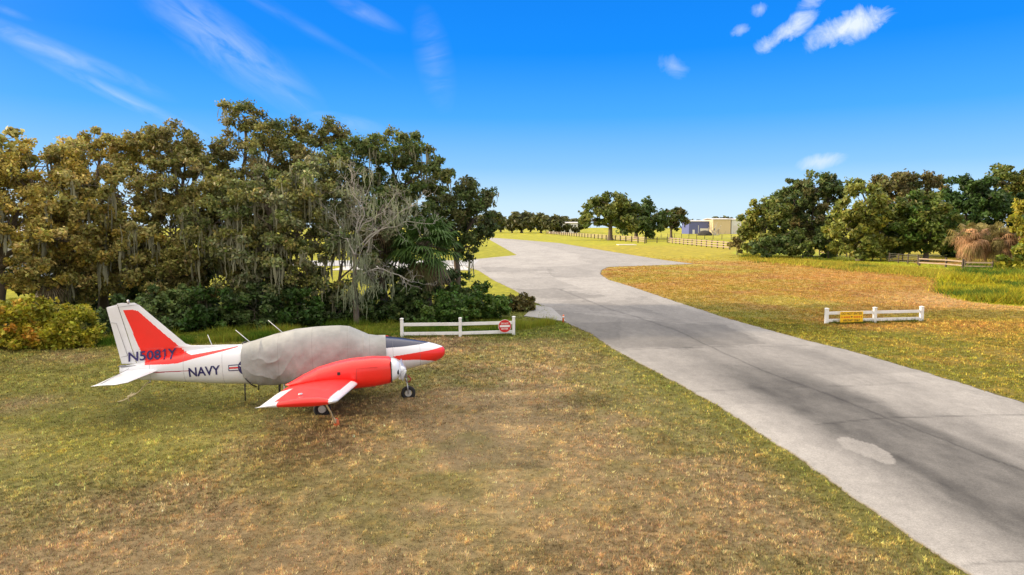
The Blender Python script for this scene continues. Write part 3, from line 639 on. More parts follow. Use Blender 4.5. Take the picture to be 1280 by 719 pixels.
def bare_tree():
    b = np.array([*G(448, 412), 0.]); D = b[1]+1.5; root = empty('bare_tree', tuple(b)); tag(root, 'bare grey dead tree with spreading twigs and long hanging moss', 'tree')
    paths = []; tips = []
    P = lambda x, y, dd=0: P3(x, y, D+dd)
    main = [(446, 412), (445, 385), (443, 352), (444, 318)]
    mp = np.array([P(*q) for q in main]); mp[0][2] = -.1
    V, Fq = tubes([(mp, [.17, .15, .12, .10])], 8); mesh_np('trunk', V-b, Fq, M_BARK, root, smooth=True)
    limbs = [[(444, 318), (446, 285), (452, 262), (462, 225)], [(445, 330), (462, 300), (487, 278), (505, 262), (520, 250)], [(444, 320), (433, 300), (424, 292), (418, 270)], [(446, 300), (455, 280), (480, 265), (495, 240)], [(447, 310), (470, 290), (510, 278), (540, 280)],
             [(452, 262), (442, 240), (438, 215)], [(445, 345), (470, 335), (498, 345), (515, 352)], [(443, 300), (455, 268), (445, 245), (432, 228)], [(462, 300), (455, 330), (470, 355)]]
    for L in limbs:
        dd = rng.uniform(-1.2, 1.2); p = np.array([P(x, y, dd*i/len(L)) for i, (x, y) in enumerate(L)])
        pts = [p[0]]
        for a, c in zip(p, p[1:]):
            for t in (1/3, 2/3, 1): pts.append(a+(c-a)*t+rng.normal(0, .05, 3))
        pts = np.array(pts); r = np.linspace(.045, .011, len(pts)); paths.append((pts, r))
        def sub(pts, r0, ln, depth):
            for i in range(2, len(pts)):
                for _ in range(2 if depth == 0 else 1):
                    d = rng.normal(0, 1, 3)+np.array([0, -.2, .25]); d /= np.linalg.norm(d); t = pts[-1]-pts[0]; t /= np.linalg.norm(t); d = d+.5*t
                    e = pts[i]+d*ln*(.5+rng.random()); q = limb(pts[i], e, r0, .005, 6, .35); paths.append(q); tips.append(e)
                    if depth < 1: sub(q[0], r0*.5, ln*.5, depth+1)
        sub(pts, .012, .7, 0)
    V, Fq = tubes(paths, 5); mesh_np('bare_branches', V-b, Fq, M_DEAD, root, smooth=True)
    tips = np.array(tips); low = [P(x+rng.normal(0, 9), y+rng.normal(0, 7), rng.normal(-.6, .5)) for x, y in [(450, 340), (458, 350), (440, 295), (446, 318), (474, 350), (440, 362), (452, 368)] for _ in range(4)]
    P_ = np.concatenate([tips[rng.random(len(tips)) < .035], np.array(low)])
    V, Fq, C = strands(P_, 1.0*(.35+rng.random(len(P_))), .026, np.array([.24, .27, .17]), per=9, spread=.2)
    V[:, 2] = np.maximum(V[:, 2], .3); mesh_np('hanging_moss', V-b, Fq, M_MOSS, root, col=C)['kind'] = 'stuff'
bare_tree()

def fan_palm(label, px, py, D, pyb, rad, nf=34, dead=.15, trunk_r=.16, name='fan_palm', pal=((.04, .10, .018), (.09, .16, .03)), droop=.55, deadcol=(.30, .22, .12)):
    top = P3(px, py, D); b = np.array([top[0]+.2, D, 0.]); root = empty(name, tuple(b)); tag(root, label, 'palm tree')
    V, Fq = tubes([limb(b+np.array([0, 0, -.1]), top, trunk_r*1.15, trunk_r, 8, .05)], 8); mesh_np('trunk', V-b, Fq, M_BARK, root, smooth=True)
    for part in ('fronds', 'dead_fronds'):
        Vs, Cs = [], []; n = nf if part == 'fronds' else int(nf*dead)
        stems = []
        for i in range(n):
            az = rng.random()*2*np.pi; el = rng.uniform(-.45, 1.3) if part == 'fronds' else rng.uniform(-1.45, -.75 if dead < 3 else .5)
            d = np.array([math.cos(az)*math.cos(el), math.sin(az)*math.cos(el), math.sin(el)]); L = rad*(rng.uniform(.45, .6) if dead < 3 else rng.uniform(.25, .85)); hub = top+d*L+np.array([0, 0, -.06*L])
            stems.append((np.array([top, top+d*L*.5+np.array([0, 0, .05]), hub]), [.03, .022, .015]))
            side = np.cross(d, [0, 0, 1]); side /= np.linalg.norm(side)+1e-6; up = np.cross(side, d)
            col = np.array(pal[0])*(1-(t := rng.random()))+np.array(pal[1])*t if part == 'fronds' else np.array(deadcol)*rng.uniform(.35, 1.2)*(np.array([.75, 1.05, .7]) if rng.random() < .3 else 1)
            if dead > 3: hub = hub+rng.normal(0, .28, 3)*np.array([1, 1, .6]); stems[-1][0][2] = hub
            for k in range(22):
                a = (k/21-.5)*2*2.1; dr = d*math.cos(a)+side*math.sin(a); ll = rad*.55*(1-.25*abs(a)/2.1)*rng.uniform(.85, 1.1); w = rad*.018
                nrm = up+rng.normal(0, .3, 3); wv = np.cross(dr, nrm); wv = wv/np.linalg.norm(wv)*w
                p1 = hub+dr*ll*.55+np.array([0, 0, -.08*ll]); p2 = hub+dr*ll*.92+np.array([0, 0, -droop*ll*rng.uniform(.5, 1.1)])
                Vs.append([hub-wv*.5, hub+wv*.5, p1+wv, p1-wv]); Vs.append([p1-wv, p1+wv, p2+wv*.15, p2-wv*.15]); Cs += [col*rng.uniform(.75, 1.25)]*8
        if not Vs: continue
        V = np.array(Vs).reshape(-1, 3); mesh_np(part, V-b, np.arange(len(V)).reshape(-1, 4), M_LEAF, root, col=np.array(Cs))
        if part == 'fronds': V, Fq = tubes(stems, 4); mesh_np('frond_stems', V-b, Fq, M_BARK, root)
    return root
fan_palm('large green fan palm between the bare tree and the rightmost oak', 532, 308, 39.5, 400, 2.5, nf=48, dead=.4)
fan_palm('smaller green fan palm rising behind the bare grey tree', 474, 272, 41, 400, 1.9, nf=34, pal=((.06, .13, .02), (.14, .22, .03)))
fan_palm('ragged brown fan palm in the wood above the yellow-green bush', 72, 338, 37, 400, 1.7, nf=16, dead=1.6, pal=((.10, .10, .03), (.20, .17, .04)), deadcol=(.36, .29, .18))
fan_palm('low fan palm with pale drooping leaves behind the aircraft cover', 235, 345, 38, 400, 1.5, nf=20, dead=.8, pal=((.08, .09, .02), (.16, .14, .04)))

# ------------------------------------------------------------------ right-hand trees (about 100-120 m away)
OAK2 = [(.045, .075, .018), (.10, .14, .03), (.16, .19, .04), (.23, .24, .05)]
def right_trees():
    kw = dict(leaf=.30, clump=1.0, per=110, twigs=.3)
    T = [('bushy oak at the left end of the right-hand trees, next to the far fence', 955, 319, 118, [(952, 285, 26, 30, 4), (968, 262, 18, 12, 3.5), (940, 295, 14, 20, 3)], OAK2+YGB[1:2]),
         ('tall lacy oak with open crown near the left of the right-hand trees', 1012, 320, 122, [(1018, 232, 30, 12, 4.5), (992, 250, 24, 17, 4.5), (1042, 242, 16, 16, 4), (1006, 282, 32, 32, 5), (1032, 292, 18, 24, 4), (985, 292, 24, 24, 4)], DG+BRZ[1:3]),
         ('full rounded oak in front of the pale fence rails', 1074, 323, 106, [(1075, 260, 32, 26, 4), (1060, 288, 28, 30, 4), (1094, 290, 28, 30, 4), (1078, 238, 14, 12, 3), (1076, 305, 30, 16, 3.5)], OAK2[1:]+YGB[1:2]),
         ('tall thin-topped oak behind and right of the full rounded oak', 1125, 320, 128, [(1108, 229, 16, 10, 4), (1140, 225, 24, 10, 4), (1130, 258, 34, 26, 5), (1167, 238, 18, 12, 4), (1120, 295, 24, 24, 4.5)], BRZ[:3]+DG[1:3]),
         ('rounded green oak left of the short rail fence', 1156, 324, 104, [(1152, 262, 30, 24, 4), (1140, 285, 24, 26, 4), (1176, 285, 24, 28, 4), (1160, 300, 30, 16, 4)], OAK2[1:]+LUSH[1:]+OAK2[1:3]),
         ('dense bright green tree behind the brown palm clump', 1222, 322, 116, [(1218, 243, 34, 20, 5), (1205, 280, 36, 36, 5), (1245, 275, 34, 38, 5), (1222, 305, 40, 20, 4)], [(.02, .045, .012), (.04, .085, .018), (.07, .13, .025)]),
         ('tall pale-twigged tree at the right edge of the frame', 1262, 322, 125, [(1256, 222, 22, 13, 4), (1280, 232, 18, 18, 4), (1275, 262, 28, 28, 4)], OAK2+OLV[2:3]),
         ('dark oak filling the gap between the two rounded oaks', 1108, 322, 118, [(1108, 290, 24, 30, 4)], DG),
         ('dark oak in the gap left of the brown palm clump', 1190, 322, 122, [(1188, 285, 24, 36, 4.5)], DG)]
    for l, px, pb, D, lb, pal in T:
        make_tree('field_oak', l, 'tree', P3(px, pb, D)[:2], [lobe(a, c, D, rx, ry, rd) for a, c, rx, ry, rd in lb], .42, pal, **kw, dens=1.25)
    make_tree('yellow_tree', 'yellow-green leafy tree cut by the right edge of the frame', 'tree', P3(1298, 330, 84)[:2], [lobe(1288, 272, 84, 22, 26, 2.6), lobe(1300, 300, 84, 26, 28, 2.6)], .22, [(.16, .17, .02), (.32, .30, .03), (.45, .40, .05)], leaf=.26, clump=.7, per=80)
    for l, px, pb, D, lb, pal in [('dark round bush at the end of the far board fence', 921, 318, 128, [(921, 306, 8, 9, 1.4)], BRZ),
            ('low dark bush under the left end of the right-hand trees', 962, 323, 112, [(955, 309, 14, 12, 2), (975, 306, 14, 14, 2)], DG),
            ('rounded bush below the tall lacy oak', 1003, 324, 110, [(1000, 303, 16, 17, 2.2)], OAK2[:3]),
            ('dark bush beside the full rounded oak', 1035, 323, 114, [(1036, 300, 16, 20, 2.4)], DG),
            ('dark bush under the rounded green oak', 1128, 325, 108, [(1120, 305, 14, 16, 2)], DG),
            ('green bush at the right edge beyond the weeds', 1268, 336, 80, [(1268, 322, 14, 12, 1.4), (1284, 318, 12, 14, 1.4)], YGB[:2]+LUSH[1:3])]:
        make_tree('bush', l, 'shrub', P3(px, pb, D)[:2], [lobe(a, c, D, rx, ry, rd) for a, c, rx, ry, rd in lb], .12, pal, leaf=.28, clump=.75, per=80, fork=.2, leafname='foliage')
    # brown, dead-frond palms
    for l, px, py, D, rad in (('brown dead-frond palm, left one of the shaggy clump by the rail fence', 1212, 294, 88, 2.3), ('brown dead-frond palm, middle of the shaggy clump', 1232, 297, 90, 2.4), ('brown dead-frond palm, right one of the shaggy clump', 1254, 298, 88, 2.3)):
        fan_palm(l, px, py, D, 330, rad, nf=14, dead=5.0, name='shaggy_palm', pal=((.12, .12, .03), (.26, .2, .06)), droop=.9, deadcol=(.56, .33, .17))
right_trees()

# ------------------------------------------------------------------ middle and far distance
def far_trees():
    make_tree('spreading_oak', 'big spreading oak with a visible trunk standing in the far field', 'tree', P3(763, 298, 270)[:2],
              [lobe(760, 264, 270, 28, 16, 7), lobe(736, 275, 270, 13, 9, 6), lobe(785, 270, 270, 20, 16, 7), lobe(752, 252, 270, 12, 6, 5), lobe(773, 251, 270, 8, 6, 4)], 1.1, OAK2, leaf=.7, clump=2.4, per=110, dens=1.5)
    make_tree('spreading_oak', 'dark oak just right of the big spreading oak in the far field', 'tree', P3(795, 297, 300)[:2],
              [lobe(797, 269, 300, 22, 18, 7), lobe(815, 275, 300, 17, 16, 6), lobe(780, 280, 300, 14, 12, 5)], 1.0, DG, leaf=.75, clump=2.6, per=110, dens=1.5)
    make_tree('spreading_oak', 'isolated dark oak in front of the blue hangar', 'tree', P3(839, 294, 310)[:2],
              [lobe(838, 270, 310, 10, 11, 5), lobe(850, 273, 310, 10, 12, 5), lobe(828, 274, 310, 8, 11, 5)], .7, BRZ+DG[:2], leaf=.75, clump=2.2, per=90, dens=1.3)
    proto = None
    xs = [689, 699, 709, 719, 603, 614, 626, 640, 652, 663, 676, 690, 700, 712, 724, 868, 884, 900, 916, 930, 580, 560, 540, 480, 440, 410, 330, 260, 950, 990, 1040]
    for i, px in enumerate(xs):
        D = 640+60*math.sin(i*2.3); 
        if i < 4: D = 535
        if 850 < px < 940: D = 960+40*math.sin(i)
        lab = 'small tree in the distant tree line along the horizon'
        if proto is None:
            proto = make_tree('distant_tree', lab, 'tree', P3(px, 290, D)[:2], [lobe(px, 281, D, 11, 8, 8), lobe(px+6, 277, D, 7, 5, 6), lobe(px-5, 279, D, 6, 6, 6)], .9, [(.05, .06, .02), (.09, .10, .03), (.13, .13, .05)], leaf=1.7, clump=3.6, per=50, group='trees of the far tree line')
            continue
        c = proto.copy(); COL.objects.link(c); p = P3(px, 290, D); c.location = (p[0], D, 0); s = .75+.5*rng.random()
        if 850 < px < 940: s *= 1.15
        if i < 4: s *= .45
        c.scale = (s*1.15, s, s*(.95+.2*rng.random())); c.rotation_euler = (0, 0, rng.random()*6.28)
        for ch in list(proto.children): d = ch.copy(); COL.objects.link(d); d.parent = c
far_trees()

def board_fence(name, label, pts, h, post_w, rails, mat_post, mat_rail, rail_h=.14, n=None, wires=0, group=None):
    a = np.array(pts[0]); b = np.array(pts[-1]); root = empty(name, (a[0], a[1], 0)); tag(root, label, 'fence', group)
    P = [np.array(p) for p in pts]
    if n: P = [a+(b-a)*t for t in np.linspace(0, 1, n)]
    for p in P:
        q = p-a; mb = MB(); mb.box(q[0]-post_w/2, q[0]+post_w/2, q[1]-post_w/2, q[1]+post_w/2, -.1, h*(1+.03*random.uniform(-1, 1)), bev=post_w*.08); mb.obj('post', mat_post, root)
    d = (b-a); L = np.linalg.norm(d); ang = math.atan2(d[1], d[0]); off = post_w*.55
    for z in rails:
        mb = MB()
        for p, q in zip(P, P[1:]):
            s = q-p; l = np.linalg.norm(s); M = Matrix.Translation(((p-a)[0]-off*-math.sin(ang)*1, (p-a)[1]-off*math.cos(ang), 0)) @ Matrix.Rotation(math.atan2(s[1], s[0]), 4, 'Z')
            dz = random.uniform(-.015, .015); mb.box(.005, l-.005, -.02, .02, z*h+dz, z*h+rail_h+dz, M)
        mb.obj('rail', mat_rail, root)
    if wires:
        mb = MB()
        for k in range(wires):
            z = h*(k+1)/(wires+.5); mb.tube([(*(p-a), z) for p in P], post_w*.12, 4)
        mb.obj('wire', M_WIRE, root)
    return root
board_fence('board_fence', 'long weathered board fence running beside the runway to the far trees', [G(806, 304.5), G(683, 292.5)], 2.0, .35, (.28, .58, .86), M_DARKPOST, M_PALEWOOD, .26, n=34)
board_fence('board_fence', 'pale board fence with dark posts right of the far gate', [G(836, 304), G(912, 312)], 1.9, .28, (.2, .5, .8), M_DARKPOST, M_PALEWOOD, .24, n=14)
board_fence('rail_gate', 'dark three-rail gate section between the two board fences', [G(808, 304), G(834, 303.5)], 1.9, .25, (.25, .52, .8), M_DARKPOST, M_DARKPOST, .12, n=3)
board_fence('wire_fence', 'thin dark wire fence across the field in front of the hangars', [G(790, 296), G(926, 300.5)], 2.1, .2, (), M_DARKPOST, M_DARKPOST, n=16, wires=3)
board_fence('rail_fence', 'pale two-rail fence under the right-hand trees', [G(1024, 319.5), G(1058, 321.5)], 1.25, .18, (.42, .82), M_WOOD, M_PALEWOOD, .15, n=4)
board_fence('wire_fence', 'wire mesh fence between the pale rails and the short rail fence', [G(1062, 323), G(1147, 331)], 1.4, .13, (), M_DARKPOST, M_DARKPOST, n=9, wires=5)
board_fence('rail_fence', 'short two-rail fence of grey boards left of the brown palm clump', [G(1149, 332.5), G(1182, 334.5), G(1203, 336.5)], 1.25, .2, (.3, .72), M_DARKPOST, M_PALEWOOD, .15)
board_fence('rail_fence', 'grey rail fence piece hidden behind the brown palm clump', [G(1206, 336.8), G(1240, 337.5)], 1.1, .16, (.3, .72), M_DARKPOST, M_PALEWOOD, .15)

def ribbed(name, col, sc=1.2, ribs=True):
    m = bpy.data.materials.new(name); m.use_nodes = True; t = NT(m.node_tree); b = t.n['Principled BSDF']; b.inputs['Roughness'].default_value = .55
    tc = t.new('ShaderNodeTexCoord'); wv = t.new('ShaderNodeTexWave', inp={'Vector': tc.outputs['Object'], 'Scale': sc})
    n = t.new('ShaderNodeTexNoise', inp={'Vector': tc.outputs['Object'], 'Scale': .3, 'Detail': 5.0})
    c = t.mix(wv.outputs[1], tuple(v*.88 for v in col), col); c = t.mix(t.math('MULTIPLY', n.outputs[0], .3), c, tuple(v*.7 for v in col)); t.l.new(c, b.inputs['Base Color'])
    bp = t.new('ShaderNodeBump', inp={'Strength': .4, 'Distance': .05, 'Height': wv.outputs[1]}); t.l.new(bp.outputs[0], b.inputs['Normal']); return m
M_BLUEW = ribbed('blue_siding', (.10, .12, .30)); M_TANW = ribbed('tan_siding', (.62, .50, .30)); M_WHW = ribbed('white_siding', (.66, .68, .70)); M_ROOF = ribbed('metal_roof', (.62, .60, .58)); M_GREYW = ribbed('grey_siding', (.42, .43, .43))
M_GLASSD = pbr('dark_window', (.05, .06, .07), .15)
def hangar(label, px0, px1, D, h, depth, wall, roofm, openings, rise=.8, name='hangar', rz=0.0):
    x0 = P3(px0, 290, D)[0]; x1 = P3(px1, 290, D)[0]; w = x1-x0; root = empty(name, ((x0+x1)/2, D, 0), rz); tag(root, label, 'building')
    MB().box(-w/2, w/2, 0, depth, -.2, h).obj('wall', wall, root)
    mb = MB(); I = Matrix.Identity(4)
    for s in (0,):
        b = mb.b; e = .5; vs = [b.verts.new(v) for v in [(-w/2-e, -e, h), (w/2+e, -e, h), (w/2+e, depth/2, h+rise), (-w/2-e, depth/2, h+rise), (-w/2-e, depth+e, h), (w/2+e, depth+e, h)]]
        lo = [b.verts.new((v.co.x, v.co.y, v.co.z+.35)) for v in vs]
        for q in ((0, 1, 2, 3), (3, 2, 5, 4)): b.faces.new([vs[i] for i in q]); b.faces.new([lo[i] for i in q])
        for i, j in ((0, 1), (1, 2), (2, 5), (5, 4), (4, 3), (3, 0)): b.faces.new((vs[i], vs[j], lo[j], lo[i]))
    mb.obj('roof', roofm, root)
    for kind, a, bb, z0, z1, m in openings:
        u0 = -w/2+a*w; u1 = -w/2+bb*w; MB().box(u0, u1, -.12, .05, z0, z1).obj(kind, m, root)
    return root
hangar('blue metal hangar with white door, right of the isolated oak', 861, 889, 520, 9.4, 22, M_BLUEW, M_ROOF, [('door', .50, .88, 0, 4.2, M_WHW), ('door', .16, .26, 0, 3.2, M_WHW), ('downpipe', .41, .43, 0, 6.5, M_WHW)])
hangar('tan metal hangar between the blue and the white building', 891, 913, 510, 10.8, 26, M_TANW, M_ROOF, [('door', .28, .36, 0, 3.6, M_WOOD), ('window', .05, .12, 2.5, 4.2, M_GLASSD)])
hangar('white metal hangar beside the tan one, partly behind the trees', 914, 936, 512, 10.6, 26, M_WHW, M_ROOF, [('door', .12, .80, 0, 6.4, M_ROOF)])
hangar('long white building with a row of dark windows in the distant tree line', 687, 722, 560, 8.3, 15, M_WHW, M_ROOF, [('window', .08+.1*k, .14+.1*k, 5.4, 7.0, M_GLASSD) for k in range(9)])
hangar('pale grey shed behind the wood at the left edge', -70, 24, 64, 4.4, 14, M_GREYW, M_ROOF, [('door', .30, .45, 0, 3.2, M_WHW)], name='shed')
for k, (px, pb, lab) in enumerate([(8, 361, 'dark clipped hedge bush in front of the grey shed'), (24, 361, 'dark hedge bush right of the shed corner')]):
    make_tree('bush', lab, 'shrub', P3(px, pb, 58)[:2], [lobe(px, 353, 58, 11, 6, .8)], .06, DG, leaf=.18, clump=.4, per=50, leafname='foliage', fork=.2)
def mound():
    p = P3(881, 291, 420); root = empty('covered_pile', (p[0], 420, 0)); tag(root, 'low dark rounded pile in front of the blue hangar door', 'pile')
    b = bmesh.new(); bmesh.ops.create_icosphere(b, subdivisions=4, radius=1)
    for v in b.verts:
        n = fbm(np.array([v.co.x*2+5]), np.array([v.co.y*2+v.co.z]), 3)[0]; v.co = Vector((v.co.x*4.6, v.co.y*3, max(v.co.z, -.05)*3.0))*(.85+.35*n)
    for f in b.faces: f.smooth = True
    me = bpy.data.meshes.new('tarp'); b.to_mesh(me); b.free(); me.materials.append(pbr('dark_tarp', (.03, .028, .024), .9, var=.3)); link(bpy.data.objects.new('tarp', me), root)
    q = P3(893, 292, 430); base = np.array([q[0], 430, 0.]); r2 = empty('dead_tree', tuple(base)); tag(r2, 'small leafless dead tree leaning in front of the tan hangar', 'tree')
    ps = []
    for e in ((-3, 0, 8.5), (1.5, 1, 8), (4, 0, 6), (6.5, 0, 1.2), (-4, 0, 5)):
        l = limb(base, base+np.array(e), .45, .08, 7, .2); ps.append(l)
        for k in range(4): ps.append(limb(l[0][3+k % 4], l[0][3+k % 4]+rng.normal(0, 1.3, 3)+np.array([0, 0, 1]), .14, .05, 4, .2))
    V, Fq = tubes(ps, 5); mesh_np('trunk', V-base, Fq, M_DEAD, r2)
mound()
def sign_slab():
    p = G(783, 306.5); o = MB().box(-2.6, 2.6, -2.4, 2.4, -.05, .22, bev=.05).obj('concrete_pad', pbr('pale_concrete', (.55, .5, .42), .9, var=.15), None); o.location = (p[0], p[1], 0)
    tag(o, 'small pale concrete pad in the grass by the far gate', 'concrete pad')
sign_slab()

# ------------------------------------------------------------------ lettering
def text_mesh(txt, height, width=None):
    cu = bpy.data.curves.new('t', 'FONT'); cu.body = txt; cu.size = 1.0; cu.resolution_u = 3; cu.offset = .02
    ob = bpy.data.objects.new('t', cu); COL.objects.link(ob); bpy.context.view_layer.update()
    me = bpy.data.meshes.new_from_object(ob.evaluated_get(bpy.context.evaluated_depsgraph_get())); bpy.data.objects.remove(ob)
    xs = [v.co.x for v in me.vertices]; ys = [v.co.y for v in me.vertices]; x0, x1, y0, y1 = min(xs), max(xs), min(ys), max(ys)
    sy = height/(y1-y0); sx = (width/(x1-x0)) if width else sy
    for v in me.vertices: v.co = Vector(((v.co.x-x0)*sx, (v.co.y-y0)*sy, 0))
    return me

# ------------------------------------------------------------------ white barrier fences with signs
def barrier(label, pts, h, pw, rail_h, zs):
    a = Vector((*pts[0], 0)); root = empty('barrier_fence', tuple(a)); tag(root, label, 'fence')
    for p in pts:
        q = Vector((*p, 0))-a; mb = MB(); mb.box(q.x-pw/2, q.x+pw/2, q.y-pw/2, q.y+pw/2, -.1, h-.02, bev=.008)
        po = mb.obj('post', M_VINYL, root)
        b = bmesh.new(); w = pw/2+.015; vs = [b.verts.new((q.x+sx*w, q.y+sy*w, h-.018)) for sx, sy in ((-1, -1), (1, -1), (1, 1), (-1, 1))]; v2 = [b.verts.new((v.co.x, v.co.y, h+.004)) for v in vs]; t = b.verts.new((q.x, q.y, h+.035))
        b.faces.new(vs[::-1])
        for i in range(4): b.faces.new((vs[i], vs[(i+1) % 4], v2[(i+1) % 4], v2[i])); b.faces.new((v2[i], v2[(i+1) % 4], t))
        me = bpy.data.meshes.new('cap'); b.to_mesh(me); b.free(); me.materials.append(M_VINYL); link(bpy.data.objects.new('post_cap', me), po)
    for p, q in zip(pts, pts[1:]):
        s = Vector((*q, 0))-Vector((*p, 0)); l = s.length; ang = math.atan2(s.y, s.x)
        for z in zs:
            M = Matrix.Translation(Vector((*p, 0))-a) @ Matrix.Rotation(ang, 4, 'Z'); mb = MB(); mb.box(pw*.48, l-pw*.48, -.02, .02, z, z+rail_h, M, bev=.006); mb.obj('rail', M_VINYL, root)
    return root
FL = [(-5.20, 31.95), (-2.46, 32.15), (.08, 32.65)]; FR = [(16.95, 36.5), (19.78, 36.95), (22.6, 37.4)]
barrier('white two-rail vinyl fence left of the pavement, holding the round red sign', FL, .90, .14, .15, (.10, .54))
barrier('white two-rail vinyl fence on the golden grass right of the pavement, holding the yellow sign', FR, .84, .17, .16, (.10, .50))
def letters(txt, h, w, mat, M, parent, name='lettering'):
    me = text_mesh(txt, h, w); me.materials.append(mat); o = bpy.data.objects.new(name, me); link(o, parent); o.matrix_local = M; return o
def round_sign():
    p = P3(631, 407.5, 32.45); s = Vector((2.54, .5, 0)).normalized(); root = empty('do_not_enter_sign', (p[0], p[1]-.06, p[2]), math.atan2(s.y, s.x)); tag(root, 'round red DO NOT ENTER sign with white bar on the left white fence', 'sign')
    r = .315; m = MB(); m.cyl((0, .012, 0), (0, .0, 0), r, 48); m.obj('disc', M_SIGNWHITE, root)
    m = MB(); m.cyl((0, 0, 0), (0, -.004, 0), r*.955, 48); m.obj('face', M_SIGNRED, root)
    MB().box(-r*.78, r*.78, -.009, -.0045, -.048, .048).obj('bar', M_SIGNWHITE, root)
    Rx = Matrix.Rotation(R(90), 4, 'X')
    letters('DO NOT', .085, .36, M_SIGNWHITE, Matrix.Translation((-.18, -.0085, .085)) @ Rx, root)
    letters('ENTER', .085, .32, M_SIGNWHITE, Matrix.Translation((-.16, -.0085, -.17)) @ Rx, root)
round_sign()
def yellow_sign():
    p = P3(1063.5, 396, 36.62); s = Vector((2.83, .45, 0)).normalized(); root = empty('aircraft_only_sign', (p[0], p[1]-.08, p[2]), math.atan2(s.y, s.x)); tag(root, 'yellow DO NOT ENTER AIRCRAFT ONLY sign on the right white fence', 'sign')
    w, h = 1.36, .58; MB().box(-w/2, w/2, 0, .012, -h/2, h/2, bev=.003).obj('panel', M_SIGNYEL, root); Rx = Matrix.Rotation(R(90), 4, 'X')
    letters('DO NOT ENTER', .135, 1.22, M_BLACK, Matrix.Translation((-.61, -.003, .115)) @ Rx, root)
    letters('AIRCRAFT ONLY', .115, 1.0, M_BLACK, Matrix.Translation((-.50, -.003, -.235)) @ Rx, root)
    for k in range(10):
        if k not in (4, 5): m = MB(); m.box(-.46+k*.098, -.40+k*.098, -.005, -.002, -.045, .03); m.obj('red_mark', M_SIGNRED, root)
    for sg in (-1, 1):
        m = MB(); m.prism([(sg*.60, -.055), (sg*.60, .045), (sg*.52, -.005)], Matrix.Translation((0, -.0035, 0)), .003); m.obj('arrow', M_SIGNRED, root)
    m = MB(); m.prism([(-.06, .035), (.06, .035), (0, -.05)], Matrix.Translation((0, -.0035, 0)), .003); m.obj('symbol', M_BLACK, root)
yellow_sign()
def stake():
    p = G(704, 403); root = empty('marker_stake', (p[0], p[1], 0)); tag(root, 'small orange marker stake at the left edge of the pavement', 'marker')
    m = MB(); m.tube([(0, 0, -.05), (0, 0, .30), (.01, 0, .42)], [.055, .05, .035], 10); m.obj('stake', M_ORANGE, root)
    m = MB(); m.tube([(0, 0, .27), (0, 0, .335)], [.058, .056], 10); m.obj('reflective_band', M_SIGNWHITE, root)
stake()

# ------------------------------------------------------------------ the aircraft
PSI, PX, PY = R(10.7), -1.855, 20.84
PITCHA = math.atan(.034)
def acraft(name, label, cat):
    o = empty(name, (PX, PY, .034*3.0)); o.rotation_euler = (0, -PITCHA, PSI); tag(o, label, cat); return o
# plane coords: x forward (nose at 0, tail negative), starboard = -y in Blender's frame, z up
ST = np.array([  # x, zbot, ztop, halfwidth, exponent
 (-.17, 1.29, 1.31, .012, 2), (-.18, 1.22, 1.37, .07, 2), (-.21, 1.165, 1.42, .13, 2), (-.28, 1.09, 1.47, .19, 2), (-.45, 1.02, 1.54, .27, 2.1), (-.70, .955, 1.62, .35, 2.2), (-1.05, .89, 1.70, .42, 2.3), (-1.5, .82, 1.79, .50, 2.5), (-2.0, .77, 1.87, .56, 2.7),
 (-2.6, .73, 1.92, .60, 2.8), (-3.5, .70, 1.96, .62, 2.8), (-4.6, .67, 1.95, .62, 2.8), (-5.4, .69, 1.92, .60, 2.7), (-6.0, .745, 1.90, .55, 2.5), (-6.8, .81, 1.87, .45, 2.4), (-7.5, .89, 1.81, .36, 2.3), (-8.2, .98, 1.69, .26, 2.2), (-8.8, 1.05, 1.56, .18, 2.1), (-9.25, 1.14, 1.495, .11, 2), (-9.38, 1.17, 1.49, .08, 2), (-9.40, 1.30, 1.34, .01, 2)])
def sec(x):
    xs = ST[::-1, 0]; return [np.interp(x, xs, ST[::-1, k]) for k in range(1, 5)]
def fus_y(x, z, extra=0.0):
    zb, zt, w, e = sec(x); zc = (zb+zt)/2; hh = (zt-zb)/2; q = np.clip(np.abs((z-zc)/hh), 0, .999); return w*(1-q**e)**(1/e)+extra
FIN = [(-9.60, 3.18), (-9.10, 3.29), (-8.86, 3.27), (-8.74, 3.2), (-7.60, 2.02), (-7.42, 1.95), (-6.1, 1.905), (-6.1, 1.80), (-8.9, 1.45), (-9.33, 1.50)]
REDBAND = [(-9.17, 3.08), (-8.95, 3.09), (-8.78, 3.03), (-8.2, 2.40), (-7.62, 1.80), (-7.40, 1.72), (-6.15, 1.885), (-6.15, 1.86), (-7.3, 1.63), (-7.75, 1.52), (-8.0, 1.50), (-8.68, 1.50)]
NOSERED = [(-1.78, 1.335), (-1.2, 1.375), (-.55, 1.42), (-.32, 1.45), (0, 1.43), (0, .95), (-.38, .98), (-.62, 1.085), (-1.05, 1.165), (-1.55, 1.20), (-1.62, 1.235)]
NOSENAVY = [(-1.99, 1.60), (-1.5, 1.595), (-1.0, 1.60), (-.62, 1.615), (-.55, 1.65), (-.9, 1.69), (-1.4, 1.86), (-2.2, 2.0)]
